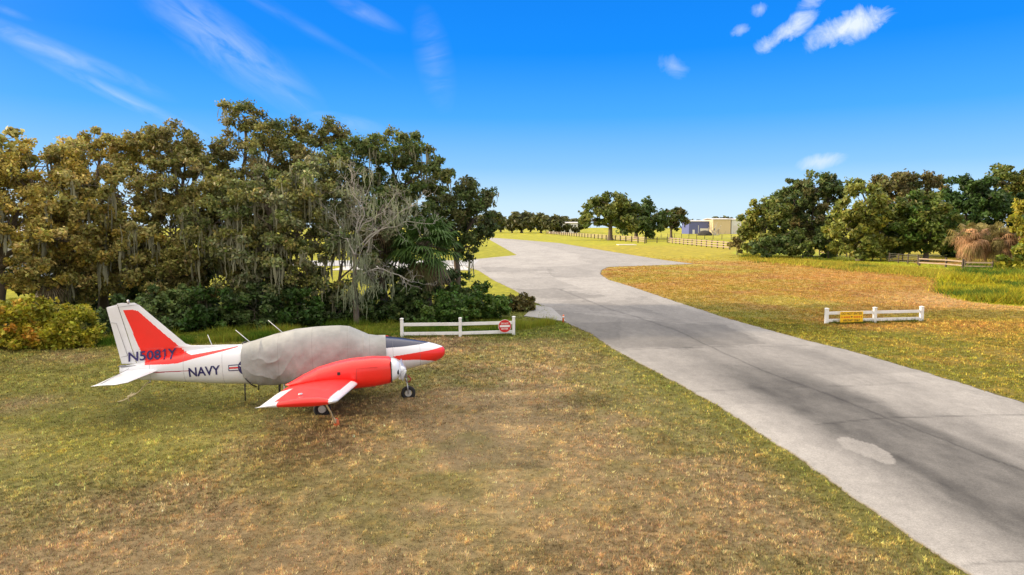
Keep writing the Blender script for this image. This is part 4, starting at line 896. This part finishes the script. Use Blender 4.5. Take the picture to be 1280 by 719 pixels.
def aircraft():
    root = acraft('light_aircraft', 'white and red twin-engine propeller aircraft parked on the grass with its cabin covered', 'aircraft')
    # fuselage
    xs = np.concatenate([np.linspace(-.17, -.6, 60), np.linspace(-.61, -9.40, 520)]); n = 320; th = np.linspace(0, 2*np.pi, n, endpoint=False)
    V = []
    for x in xs:
        zb, zt, w, e = sec(x); c, s = np.cos(th), np.sin(th)
        V.append(np.stack([np.full(n, x), -w*np.sign(c)*np.abs(c)**(2/e), (zb+zt)/2+(zt-zb)/2*np.sign(s)*np.abs(s)**(2/e)], 1))
    V = np.array(V); m = len(xs); I = np.arange(m*n).reshape(m, n); J = np.roll(I, -1, 1); Fq = np.stack([I[:-1], J[:-1], J[1:], I[1:]], -1).reshape(-1, 4)
    Vf = V.reshape(-1, 3); ctr = Vf[Fq].mean(1); mi = np.zeros(len(Fq), int)
    mi[inpoly(ctr[:, 0], ctr[:, 2], REDBAND)] = 1; mi[inpoly(ctr[:, 0], ctr[:, 2], NOSERED)] = 1; mi[inpoly(ctr[:, 0], ctr[:, 2], NOSENAVY)] = 2
    mi[(ctr[:, 0] < -7.45) & (ctr[:, 0] > -8.95) & (np.abs(ctr[:, 2]-(1.285+(ctr[:, 0]+8.2)*.008)) < .013)] = 3
    mesh_np('fuselage', Vf, Fq, [M_WHITE, M_RED, M_NAVY, pbr('pinstripe', (.35, .02, .06), .4)], root, smooth=True, matidx=mi)
    # fin and rudder: thin aerofoils on the plane y=0
    def plate(poly, name, parent, th0=.055, band=True, hinge=None, res=.02, cut=None):
        x0 = min(p[0] for p in poly); x1 = max(p[0] for p in poly); z0 = min(p[1] for p in poly); z1 = max(p[1] for p in poly)
        zs = np.arange(z0+1e-4, z1, res); rows = []
        for z in list(zs)+[z1-1e-4]:
            cr = []
            for (a, b), (c, d) in zip(poly, poly[1:]+poly[:1]):
                if (b > z) != (d > z): cr.append(a+(c-a)*(z-b)/(d-b))
            if len(cr) >= 2: rows.append((z, min(cr), max(cr)))
        K = 70; t = np.linspace(0, 1, K); Vs = []
        for sgn in (-1, 1):
            for z, a, b in rows:
                x = a+(b-a)*t; q = (b-x)/max(.9, (b-a)); prof = np.sqrt(np.clip(q, 0, 1))*1.4*(1-q*.85); prof = np.minimum(prof, 1)*np.clip((x-a)/.12, .12, 1)
                tz = 1-.5*np.clip((z-1.6)/1.6, 0, 1); Vs.append(np.stack([x, sgn*(th0*tz*prof+.001), np.full(K, z)], 1))
        nr = len(rows); Vv = np.array(Vs).reshape(-1, 3); I = np.arange(2*nr*K).reshape(2, nr, K)
        F1 = np.stack([I[0, :-1, :-1], I[0, :-1, 1:], I[0, 1:, 1:], I[0, 1:, :-1]], -1).reshape(-1, 4); F2 = np.stack([I[1, :-1, :-1], I[1, 1:, :-1], I[1, 1:, 1:], I[1, :-1, 1:]], -1).reshape(-1, 4)
        ed = [np.stack([I[0, :-1, k], I[0, 1:, k], I[1, 1:, k], I[1, :-1, k]], -1) for k in (0, -1)]+[np.stack([I[0, r, :-1], I[0, r, 1:], I[1, r, 1:], I[1, r, :-1]], -1) for r in (0, -1)]
        Fq = np.concatenate([F1, F2]+ed); c = Vv[Fq].mean(1); mi = np.zeros(len(Fq), int)
        if band: mi[inpoly(c[:, 0], c[:, 2], REDBAND)] = 1
        return mesh_np(name, Vv, Fq, [M_WHITE, M_RED], parent, smooth=False, matidx=mi)
    hinge = lambda z: -8.93-(z-1.5)*.215
    plate([(hinge(3.27)+.006, 3.27)]+FIN[2:8]+[(hinge(1.5)+.006, 1.50)], 'tail_fin', root)
    rud = plate([(-9.60, 3.18), (-9.12, 3.285), (hinge(3.27)-.01, 3.27), (hinge(1.53)-.01, 1.53), (-9.33, 1.55)], 'rudder', root, th0=.04, band=True)
    m = MB()
    for a, b in (((-9.52, 2.75), (-9.36, 2.72)), ((-9.36, 2.72), (-9.14, 1.78)), ((-9.14, 1.78), (-9.32, 1.75))): m.tube([(a[0], -.048, a[1]), (b[0], -.048, b[1])], .006, 4)
    m.obj('trim_tab_seam', M_SEAM, rud)
    m = MB(); m.tube([(-9.30, -.038, 3.17), (-8.75, -.038, 3.22)], .006, 4); m.obj('tip_seam', M_SEAM, root)
    m = MB(); m.tube([(-9.02, 0, 3.25), (-9.02, 0, 3.34), (-9.02, 0, 3.37)], [.035, .032, .012], 10); m.obj('beacon', M_METAL, root)
    m = MB(); m.box(-9.40, -8.75, -.10, .10, 1.488, 1.498); m.obj('rudder_gap', M_SEAM, root)
    # stabilator
    def wing_surf(name, stn, mats, pick, parent, K=60, tc=.10, tipcap=True, sub=60):
        """stn rows: (y, xLE, xTE, z)"""
        st = np.array(stn); ys = np.linspace(st[0, 0], st[-1, 0], sub); Vs = []; t = (1-np.cos(np.linspace(0, np.pi, K)))/2
        for y in ys:
            le, te, z = (np.interp(y, st[:, 0], st[:, k]) for k in (1, 2, 3)); c = le-te
            tip = min(1.0, math.sqrt(max(0.0, 1-((max(0, (y-(st[-1, 0]-.16)))/.16)**2)))+.12) if tipcap else 1
            yt = 5*tc*c*(.2969*np.sqrt(t)-.126*t-.3516*t**2+.2843*t**3-.1036*t**4)*tip
            camb = .02*c*4*t*(1-t)
            up = np.stack([le-t*c, np.full(K, -y), z+camb+yt+.001], 1); lo = np.stack([le-t*c, np.full(K, -y), z+camb*.6-yt*.85-.001], 1); Vs.append(np.concatenate([up, lo[::-1]]))
        V = np.array(Vs); n2 = 2*K; I = np.arange(len(ys)*n2).reshape(-1, n2); J = np.roll(I, -1, 1); Fq = np.stack([I[:-1], J[:-1], J[1:], I[1:]], -1).reshape(-1, 4)
        cap = np.stack([I[-1, :K-1], I[-1, 1:K], I[-1, ::-1][1:K], I[-1, ::-1][:K-1]], -1); Fq = np.concatenate([Fq, cap]); Vv = V.reshape(-1, 3); c = Vv[Fq].mean(1)
        return mesh_np(name, Vv, Fq, mats, parent, smooth=True, matidx=pick(c))
    zero = lambda c: np.zeros(len(c), int)
    for sg in (1, -1):
        o = wing_surf('stabilator', [(0.02, -8.30, -9.28, 1.33), (1.7, -8.62, -9.38, 1.345), (1.93, -8.85, -9.42, 1.35)], [M_WHITE], zero, root, tc=.085)
        if sg < 0: o.scale = (1, -1, 1)
        m = MB(); m.tube([(-9.12, -.1*sg, 1.42), (-9.22, -1.85*sg, 1.377)], .006, 4); m.obj('hinge_seam', M_SEAM, root)
    # wings
    def le(y): return -2.70-.105*(y-2) if y > 2 else -2.70+.15*(2-y)
    def pick(c):
        mi = np.ones(len(c), int); y = np.abs(c[:, 1]); lex = np.array([le(v) for v in y]); tex = -4.60-.04*(y-2)
        mi[(lex-c[:, 0] < .16+.04*(y-2)*.0) & (y > 2.45)] = 0; mi[(c[:, 0]-tex < .30) & (y > 2.9)] = 0
        mi[(c[:, 0]-tex < .42) & (y > 5.25)] = 0
        return mi
    for sg in (1, -1):
        ws = [(0.3, le(.3), -4.50, .80), (1.0, le(1.), -4.53, .86), (2.0, le(2.), -4.60, .97), (3.5, le(3.5), -4.68, 1.13), (5.35, le(5.35), -4.72, 1.33), (5.60, le(5.35)-.12, -4.78, 1.37)]
        o = wing_surf('wing', ws, [M_WHITE, M_RED], pick, root, tc=.125, sub=140)
        if sg < 0: o.scale = (1, -1, 1)
        m = MB(); m.tube([(-4.37, -2.95*sg, 1.12), (-4.45, -5.3*sg, 1.37)], .004, 4); m.obj('aileron_seam', M_SEAM, root)
        m = MB(); m.tube([(-3.9, -4.9*sg, 1.42), (-3.9, -4.9*sg, 1.452)], .05, 14); m.obj('fuel_cap', M_METAL, root)
        # nacelle
        NS = np.array([(-1.83, .90, 1.55, .37, 3.0), (-1.88, .87, 1.58, .40, 3.0), (-2.3, .81, 1.62, .43, 2.9), (-2.9, .79, 1.60, .44, 2.7), (-3.3, .82, 1.54, .43, 2.5), (-3.8, .88, 1.42, .38, 2.3), (-4.2, .93, 1.24, .28, 2.1), (-4.55, .97, 1.06, .12, 2), (-4.66, 1.0, 1.02, .02, 2)])
        xs2 = np.linspace(-1.83, -4.66, 120); nn = 64; t2 = np.linspace(0, 2*np.pi, nn, endpoint=False); Vn = []
        for x in xs2:
            zb, zt, w, e = [np.interp(x, NS[::-1, 0], NS[::-1, k]) for k in range(1, 5)]; c_, s_ = np.cos(t2), np.sin(t2)
            Vn.append(np.stack([np.full(nn, x), -1.85*sg-w*np.sign(c_)*np.abs(c_)**(2/e), (zb+zt)/2+(zt-zb)/2*np.sign(s_)*np.abs(s_)**(2/e)], 1))
        Vn = np.array(Vn); I = np.arange(len(xs2)*nn).reshape(-1, nn); J = np.roll(I, -1, 1); Fq = np.stack([I[:-1], J[:-1], J[1:], I[1:]], -1).reshape(-1, 4)
        h2 = nn//2; nac = mesh_np('engine_nacelle', Vn.reshape(-1, 3), Fq, M_RED, root, smooth=True)
        # front bowl (white) with intake
        FSs = np.array([(-1.828, .92, 1.53, .36, 3), (-1.80, .93, 1.53, .36, 3), (-1.70, .97, 1.50, .32, 2.6), (-1.62, 1.04, 1.42, .24, 2.2), (-1.58, 1.11, 1.33, .14, 2)]); Vn = []
        for x, zb, zt, w, e in FSs:
            c_, s_ = np.cos(t2), np.sin(t2); Vn.append(np.stack([np.full(nn, x), -1.85*sg-w*np.sign(c_)*np.abs(c_)**(2/e), (zb+zt)/2+(zt-zb)/2*np.sign(s_)*np.abs(s_)**(2/e)], 1))
        Vn.append(np.tile([-1.57, -1.85*sg, 1.2], (nn, 1))); Vn = np.array(Vn); I = np.arange(len(Vn)*nn).reshape(-1, nn); J = np.roll(I, -1, 1); Fq = np.stack([I[:-1], J[:-1], J[1:], I[1:]], -1).reshape(-1, 4)
        bowl = mesh_np('cowl_front', Vn.reshape(-1, 3), Fq, M_WHITE, nac, smooth=True)
        m = MB(); m.box(-1.845, -1.822, -1.85*sg-.385, -1.85*sg+.385, .93, 1.5); m.obj('cowl_gap', M_BLACK, nac)
        for k in (-1, 1):
            m = MB(); ring = [(-1.60+.02*math.cos(a)*k, -1.85*sg-k*.245+.085*math.cos(a), 1.19+.085*math.sin(a)) for a in np.linspace(0, 2*np.pi, 17)]; m.tube([(-1.75, -1.85*sg-k*.215, 1.19), (-1.625, -1.85*sg-k*.225, 1.19)], .075, 20); m.obj('air_intake', M_BLACK, bowl)
        m = MB(); m.tube([(-1.60, -1.85*sg, 1.2), (-1.55, -1.85*sg, 1.2), (-1.50, -1.85*sg, 1.2), (-1.46, -1.85*sg, 1.2), (-1.43, -1.85*sg, 1.2)], [.10, .095, .08, .05, .01], 24); sp = m.obj('spinner', M_WHITE, root)
        for k in (-1, 1):   # two blades, one towards the viewer and low, one inboard and high
            d = Vector((0, -.94*sg*k, -.34*k)); side = Vector((0, d.z, -d.y)); b = bmesh.new(); rows = []
            for q in np.linspace(.08, .50, 12):
                u = (q-.08)/.42; ch = .07+.07*math.sin(math.pi*min(1, u*1.1+.1))*(1 if u < .92 else .7); tw = R(60-38*u); ax = (side*math.cos(tw)+Vector((1, 0, 0))*math.sin(tw)); nz = ax.cross(d); cpt = Vector((-1.52, -1.85*sg, 1.2))+d*q
                rows.append([b.verts.new(cpt+ax*ch*cx+nz*.016*cz*(1-u*.6)) for cx, cz in ((-1, 0), (-.4, 1), (.4, .8), (1, 0), (.4, -.6), (-.4, -.8))])
            for r0, r1 in zip(rows, rows[1:]):
                for i in range(6): b.faces.new((r0[i], r0[(i+1) % 6], r1[(i+1) % 6], r1[i]))
            b.faces.new(rows[-1]); b.faces.new(rows[0][::-1]); bmesh.ops.recalc_face_normals(b, faces=b.faces); me = bpy.data.meshes.new('blade'); b.to_mesh(me); b.free(); me.materials.append(M_METAL); link(bpy.data.objects.new('propeller_blade', me), sp)
        m = MB(); m.tube([(-3.22, -1.85*sg-.425*sg, 1.30), (-3.22, -1.85*sg-.447*sg, 1.30)], .055, 4); m.obj('exhaust_vent', M_BLACK, nac)
        m = MB(); m.tube([(-2.2, -1.85*sg-.455*sg, 1.40), (-2.75, -1.85*sg-.455*sg, 1.415)], .006, 4); m.tube([(-2.75, -1.85*sg-.452*sg, 1.415), (-2.78, -1.85*sg-.452*sg, .95)], .006, 4); m.obj('cowl_seam', pbr('red_seam', (.35, .01, .01), .5), nac)
        # main gear
        w0 = (-3.78, -1.5*sg); zoff = .034*.65
        wheel('main_wheel', (w0[0], w0[1], .235-.08+zoff), .235, .15, root)
        m = MB(); m.tube([(w0[0], w0[1]+.12*sg, .95), (w0[0], w0[1]+.12*sg, .45)], .05, 12); m.tube([(w0[0], w0[1]+.12*sg, .5), (w0[0], w0[1]+.12*sg, .18)], .03, 12); m.tube([(w0[0], w0[1]+.12*sg, .2), (w0[0], w0[1], .2)], .025, 8); m.obj('gear_leg', M_METAL, root)
        m = MB(); m.box(w0[0]-.30, w0[0]+.28, w0[1]-.17*sg-.01, w0[1]-.17*sg+.01, .50, .86, bev=.004); m.obj('gear_door', M_RED, root)
    # nose gear
    zo = -.155
    wheel('nose_wheel', (-1.35, 0, .22+zo+.006), .22, .13, root)
    m = MB(); m.tube([(-1.48, 0, 1.0), (-1.40, 0, .55)], .045, 12); m.tube([(-1.41, 0, .6), (-1.38, 0, .40)], .03, 12)
    for s in (-1, 1): m.tube([(-1.39, 0, .42), (-1.37, .095*s, .36), (-1.35, .095*s, .07)], .02, 8)
    m.obj('nose_gear_leg', M_METAL, root)
    m = MB(); m.tube([(-1.34, 0, .62), (-1.24, 0, .50), (-1.33, 0, .40)], .02, 8); m.obj('torque_link', pbr('dull_red', (.38, .02, .04), .5), root)
    m = MB(); m.box(-1.62, -1.56, -.16, .16, .55, .92, bev=.004); m.obj('nose_gear_door', M_WHITE, root)
    def hoop(x, t0, t1, nm='panel_joint'):
        zb, zt, w, e = sec(x); m = MB(); pts = []
        for t in np.linspace(t0, t1, 14):
            c_, s_ = math.cos(t), math.sin(t); pts.append((x, -(w+.001)*abs(c_)**(2/e)*(1 if c_ > 0 else -1), (zb+zt)/2+(zt-zb)/2*abs(s_)**(2/e)*(1 if s_ > 0 else -1)))
        m.tube(pts, .0035, 4); m.obj(nm, M_SEAM, root)
    for x in (-.95, -1.75, -6.55, -7.62, -8.55): hoop(x, -1.2, 1.45)
    # aerials
    for x, z, dx, dz in ((-6.86, 1.86, -.13, .38), (-5.80, 1.95, -.42, .38), (-4.88, 2.18, -.42, .38)):
        m = MB(); m.tube([(x, 0, z-.05), (x+dx, 0, z+dz)], [.014, .008], 6); m.obj('aerial', M_WHITE, root)
    m = MB(); m.tube([(-6.05, 0, 1.9), (-5.95, 0, 1.965)], [.05, .03], 8); m.obj('vent_scoop', M_BLACK, root)
    for x, y, z0, z1, r in ((-6.0, .35, .30, .80, .022), (-5.66, .1, .52, .72, .02), (-5.05, .30, .42, .72, .035), (-4.75, .1, .55, .70, .02)):
        m = MB(); m.tube([(x-.02, -y, z0), (x, -y, z1)], [r*.8, r], 8); m.obj('belly_mast', M_BLACK, root)
    m = MB(); m.tube([(-4.93, -.32, .42), (-4.93, -.32, .72)], .022, 8); m.obj('step', M_WHITE, root)
    m = MB(); m.tube([(-8.62, 0, 1.09), (-8.62, 0, .98), (-8.66, 0, .95)], .018, 6); m.obj('tail_ring', M_METAL, root)
    # lettering on the fin and the flank (starboard side)
    def surf_text(txt, x_left, z0, h, w, surf, slope=0.0, shear=0.0, name='registration'):
        me = text_mesh(txt, h, w)
        if txt == '1':      # a one with its flag
            b1 = bmesh.new(); vs1 = [b1.verts.new((q[0]*w, q[1]*h, 0)) for q in ((.55, 0), (.98, 0), (.98, 1), (.62, 1), (0, .82), (0, .68), (.55, .80))]; b1.faces.new(vs1); b1.to_mesh(me); b1.free()
        bm_ = bmesh.new(); bm_.from_mesh(me); bmesh.ops.triangulate(bm_, faces=bm_.faces); bmesh.ops.subdivide_edges(bm_, edges=[e for e in bm_.edges if e.calc_length() > .05], cuts=3, use_grid_fill=False)
        for v in bm_.verts:
            u, vv = v.co.x, v.co.y; x = x_left+u+shear*vv; z = z0+vv+slope*u; v.co = Vector((x, -surf(x, z), z))
        bm_.to_mesh(me); bm_.free(); me.materials.append(M_INK); link(bpy.data.objects.new(name, me), root)
    RS = lambda x, z: max(.066, (float(fus_y(x, z)) if z < sec(x)[1] else 0)+.018)
    surf_text('N508', -9.13, 1.605, .275, .86, RS, slope=.03, shear=.06)
    surf_text('1', -8.235, 1.632, .275, .095, RS, slope=.03, shear=.06)
    surf_text('Y', -8.09, 1.636, .275, .24, RS, slope=.03, shear=.06)
    surf_text('NAVY', -7.48, 1.105, .27, .87, lambda x, z: float(fus_y(x, z))+.014, slope=.045, name='lettering')
    # star and bar
    def decal(poly, mat, off, name):
        b = bmesh.new(); vs = [b.verts.new((x, -(float(fus_y(x, z))+off), z)) for x, z in poly]; b.faces.new(vs); me = bpy.data.meshes.new(name); b.to_mesh(me); b.free(); me.materials.append(mat); return me
    ins = empty('insignia', (0, 0, 0)); ins.parent = root
    cx, cz = -5.88, 1.32
    def add(poly, mat, off, nm): link(bpy.data.objects.new(nm, decal(poly, mat, off, nm)), ins)
    disc = [(cx+.235*math.cos(a), cz+.235*math.sin(a)) for a in np.linspace(0, 2*np.pi, 32, endpoint=False)]
    add([(cx-.50, cz-.09), (cx-.2, cz-.085), (cx-.2, cz+.095), (cx-.50, cz+.085)], M_INK, .012, 'bar')
    add([(cx-.475, cz-.065), (cx-.2, cz-.06), (cx-.2, cz-.024), (cx-.475, cz-.028)], M_WHITE, .016, 'bar_stripe'); add([(cx-.475, cz+.022), (cx-.2, cz+.027), (cx-.2, cz+.068), (cx-.475, cz+.062)], M_WHITE, .016, 'bar_stripe')
    add([(cx-.475, cz-.022), (cx-.2, cz-.018), (cx-.2, cz+.020), (cx-.475, cz+.016)], M_RED, .0165, 'bar_stripe')
    add(disc, M_INK, .020, 'disc')
    star = [(cx+(.22 if k % 2 == 0 else .086)*math.sin(k*math.pi/5), cz+(.22 if k % 2 == 0 else .086)*math.cos(k*math.pi/5)) for k in range(10)]
    add(star, M_WHITE, .026, 'star')
    return root
def wheel(name, c, r, w, root):
    c = Vector(c); prof = [(.55, -.5), (.80, -.5), (.93, -.42), (1.0, -.2), (1.0, .2), (.93, .42), (.80, .5), (.55, .5)]
    b = bmesh.new(); rings = []
    for k in range(36):
        a = 2*math.pi*k/36; rings.append([b.verts.new(c+Vector((math.cos(a)*r*p, w*q, math.sin(a)*r*p))) for p, q in prof])
    for k in range(36):
        r0, r1 = rings[k], rings[(k+1) % 36]
        for i in range(len(prof)): f = b.faces.new((r0[i], r0[(i+1) % len(prof)], r1[(i+1) % len(prof)], r1[i])); f.smooth = True
    bmesh.ops.recalc_face_normals(b, faces=b.faces); me = bpy.data.meshes.new('tyre'); b.to_mesh(me); b.free(); me.materials.append(M_RUBBER)
    e = bpy.data.objects.new(name, me); link(e, root)
    m = MB(); m.tube([c+Vector((0, -w*.42, 0)), c+Vector((0, w*.42, 0))], r*.44, 24); m.tube([c+Vector((0, -w*.5, 0)), c+Vector((0, w*.5, 0))], r*.22, 16); m.obj('rim', pbr('wheel_rim', (.5, .5, .48), .5, .3), e)
aircraft()

def cover():
    root = acraft('aircraft_cover', 'grey canvas cover draped over the aircraft cabin', 'aircraft cover')
    top = [(-6.02, 1.925), (-5.74, 1.975), (-5.18, 2.13), (-4.56, 2.25), (-3.92, 2.285), (-3.25, 2.28), (-3.0, 2.24), (-2.72, 2.10), (-2.46, 1.955), (-2.2, 1.905), (-1.95, 1.895)]
    bot = [(-6.02, 1.28), (-5.98, 1.02), (-5.88, .86), (-5.6, .735), (-5.1, .70), (-4.7, .76), (-4.2, .88), (-3.6, .98), (-2.8, 1.02), (-2.2, 1.15), (-1.95, 1.30)]
    ty = lambda x: np.interp(x, [p[0] for p in top], [p[1] for p in top]); by = lambda x: np.interp(x, [p[0] for p in bot], [p[1] for p in bot])
    xs = np.concatenate([np.linspace(-6.02, -5.9, 12)[:-1], np.linspace(-5.9, -1.95, 260)]); K = 220; V = []
    for x in xs:
        zt, zl = float(ty(x)), float(by(x)); zb, _, w, e = sec(x); w = w+.05; zc = (zb+zt)/2-.02; hh = zt-zc
        # hang angle where z reaches zl
        q = np.clip((zc-zl)/(zc-zb+.05), -.98, .999); th1 = -math.asin(np.sign(q)*abs(q)**(e/2)) if True else 0
        th = np.linspace(th1, math.pi-th1, K); c_, s_ = np.cos(th), np.sin(th); e2 = 2.12 if -5.5 < x < -2.6 else 2.35
        hz = np.where(s_ > 0, hh, zc-zb+.05); e2 = np.where(s_ > 0, e2, e); y = w*np.sign(c_)*np.abs(c_)**(2/e2); z = zc+hz*np.sign(s_)*np.abs(s_)**(2/e2)
        V.append(np.stack([np.full(K, x), -y, z], 1))
    V = np.array(V); X, Y, Z = V[..., 0], V[..., 1], V[..., 2]
    # folds: swags hanging in U-shapes from the shoulders towards the rear skirt
    d = np.hypot((X+5.25)*1.0, (Z-2.05)*.95); ph = 5.0*fbm(X*1.3+4, Z*1.6, 3); sw = (1-2*np.abs(np.sin(d*7.0+1.1*np.sin(X*2.6)+ph))**.55)*(.35+1.1*fbm(X*2+9, Z*2.5, 2)); side = np.clip((2.0-Z)/.5, 0, 1)
    amp = .026*np.exp(-((X+5.15)/.62)**2)*side*sstep(.25, .5, d)
    ripple = .003*np.sin(X*23+Z*9)*side+.014*(fbm(X*3.3, Z*3.3, 4)-.5)*2*side+.006*np.sin((X*.7-Z)*14)*side*(X > -4.3)
    hem = .02*np.sin(X*19)*np.clip((1.05-Z)/.3, 0, 1)
    V[..., 1] += np.sign(Y)*(amp*sw+ripple+hem+.004)
    V[..., 2] += .008*(fbm(X*2.5, Y*3, 3)-.5)*2
    n, m = X.shape; I = np.arange(n*m).reshape(n, m); Fq = np.stack([I[:-1, :-1], I[:-1, 1:], I[1:, 1:], I[1:, :-1]], -1).reshape(-1, 4)
    o = mesh_np('canvas', V.reshape(-1, 3), Fq, M_CANVAS, root, smooth=True)
    m_ = MB(); m_.tube([(-5.93, -.56, 1.0), (-5.80, -.50, .80), (-5.70, -.3, .68)], .02, 6); m_.tube([(-4.7, -.60, .82), (-4.72, -.5, .70), (-4.7, 0, .64)], .015, 6); m_.obj('belly_strap', M_BLACK, root)
cover()

def tie_downs():
    Mx = Matrix.Translation((PX, PY, .102)) @ Matrix.Rotation(PSI, 4, 'Z') @ Matrix.Rotation(-PITCHA, 4, 'Y')
    a = Mx @ Vector((-3.33, -5.3, 1.29)); g = G(421, 532); root = empty('wing_tie_down', (g[0], g[1], 0)); tag(root, 'cream strap tying the near wing tip down to an orange ground weight', 'tie-down strap')
    b = Vector((g[0], g[1], 0)); al = a-b
    m = MB(); m.tube([al, al*.62+Vector((.015, 0, 0)), al*.28, Vector((0, 0, .16))], .022, 6); m.tube([al*.3, al*.22+Vector((-.07, .02, -.02)), Vector((-.13, 0, .05))], .012, 6); m.tube([al*.30+Vector((0, 0, .03)), al*.22, al*.14], [.03, .042, .03], 8); m.obj('strap', M_CREAM, root)
    m = MB(); m.tube([(0, 0, -.03), (0, 0, .10), (.01, 0, .2)], [.075, .07, .03], 12); m.obj('weight', M_ORANGE, root)
    a = Mx @ Vector((-8.66, 0, .96)); g = G(148, 503); root = empty('tail_tie_down', (g[0], g[1], 0)); tag(root, 'cream rope running from the aircraft tail down to the grass', 'tie-down rope')
    b = Vector((g[0], g[1], .02)); al = a-Vector((g[0], g[1], 0))
    m = MB(); pts = [al*t+Vector((.02*math.sin(t*12), 0, -.10*math.sin(t*math.pi)+.02)) for t in np.linspace(1, 0, 12)]; m.tube(pts, .017, 6)
    k = al*.42; m.tube([k+Vector((.03, 0, .05)), k, k+Vector((-.07, -.02, -.10)), k+Vector((-.04, -.05, -.2))], .013, 6); m.tube([k+Vector((.12, 0, .02)), k+Vector((-.10, 0, -.08))], .03, 8); m.obj('rope', M_CREAM, root)
tie_downs()
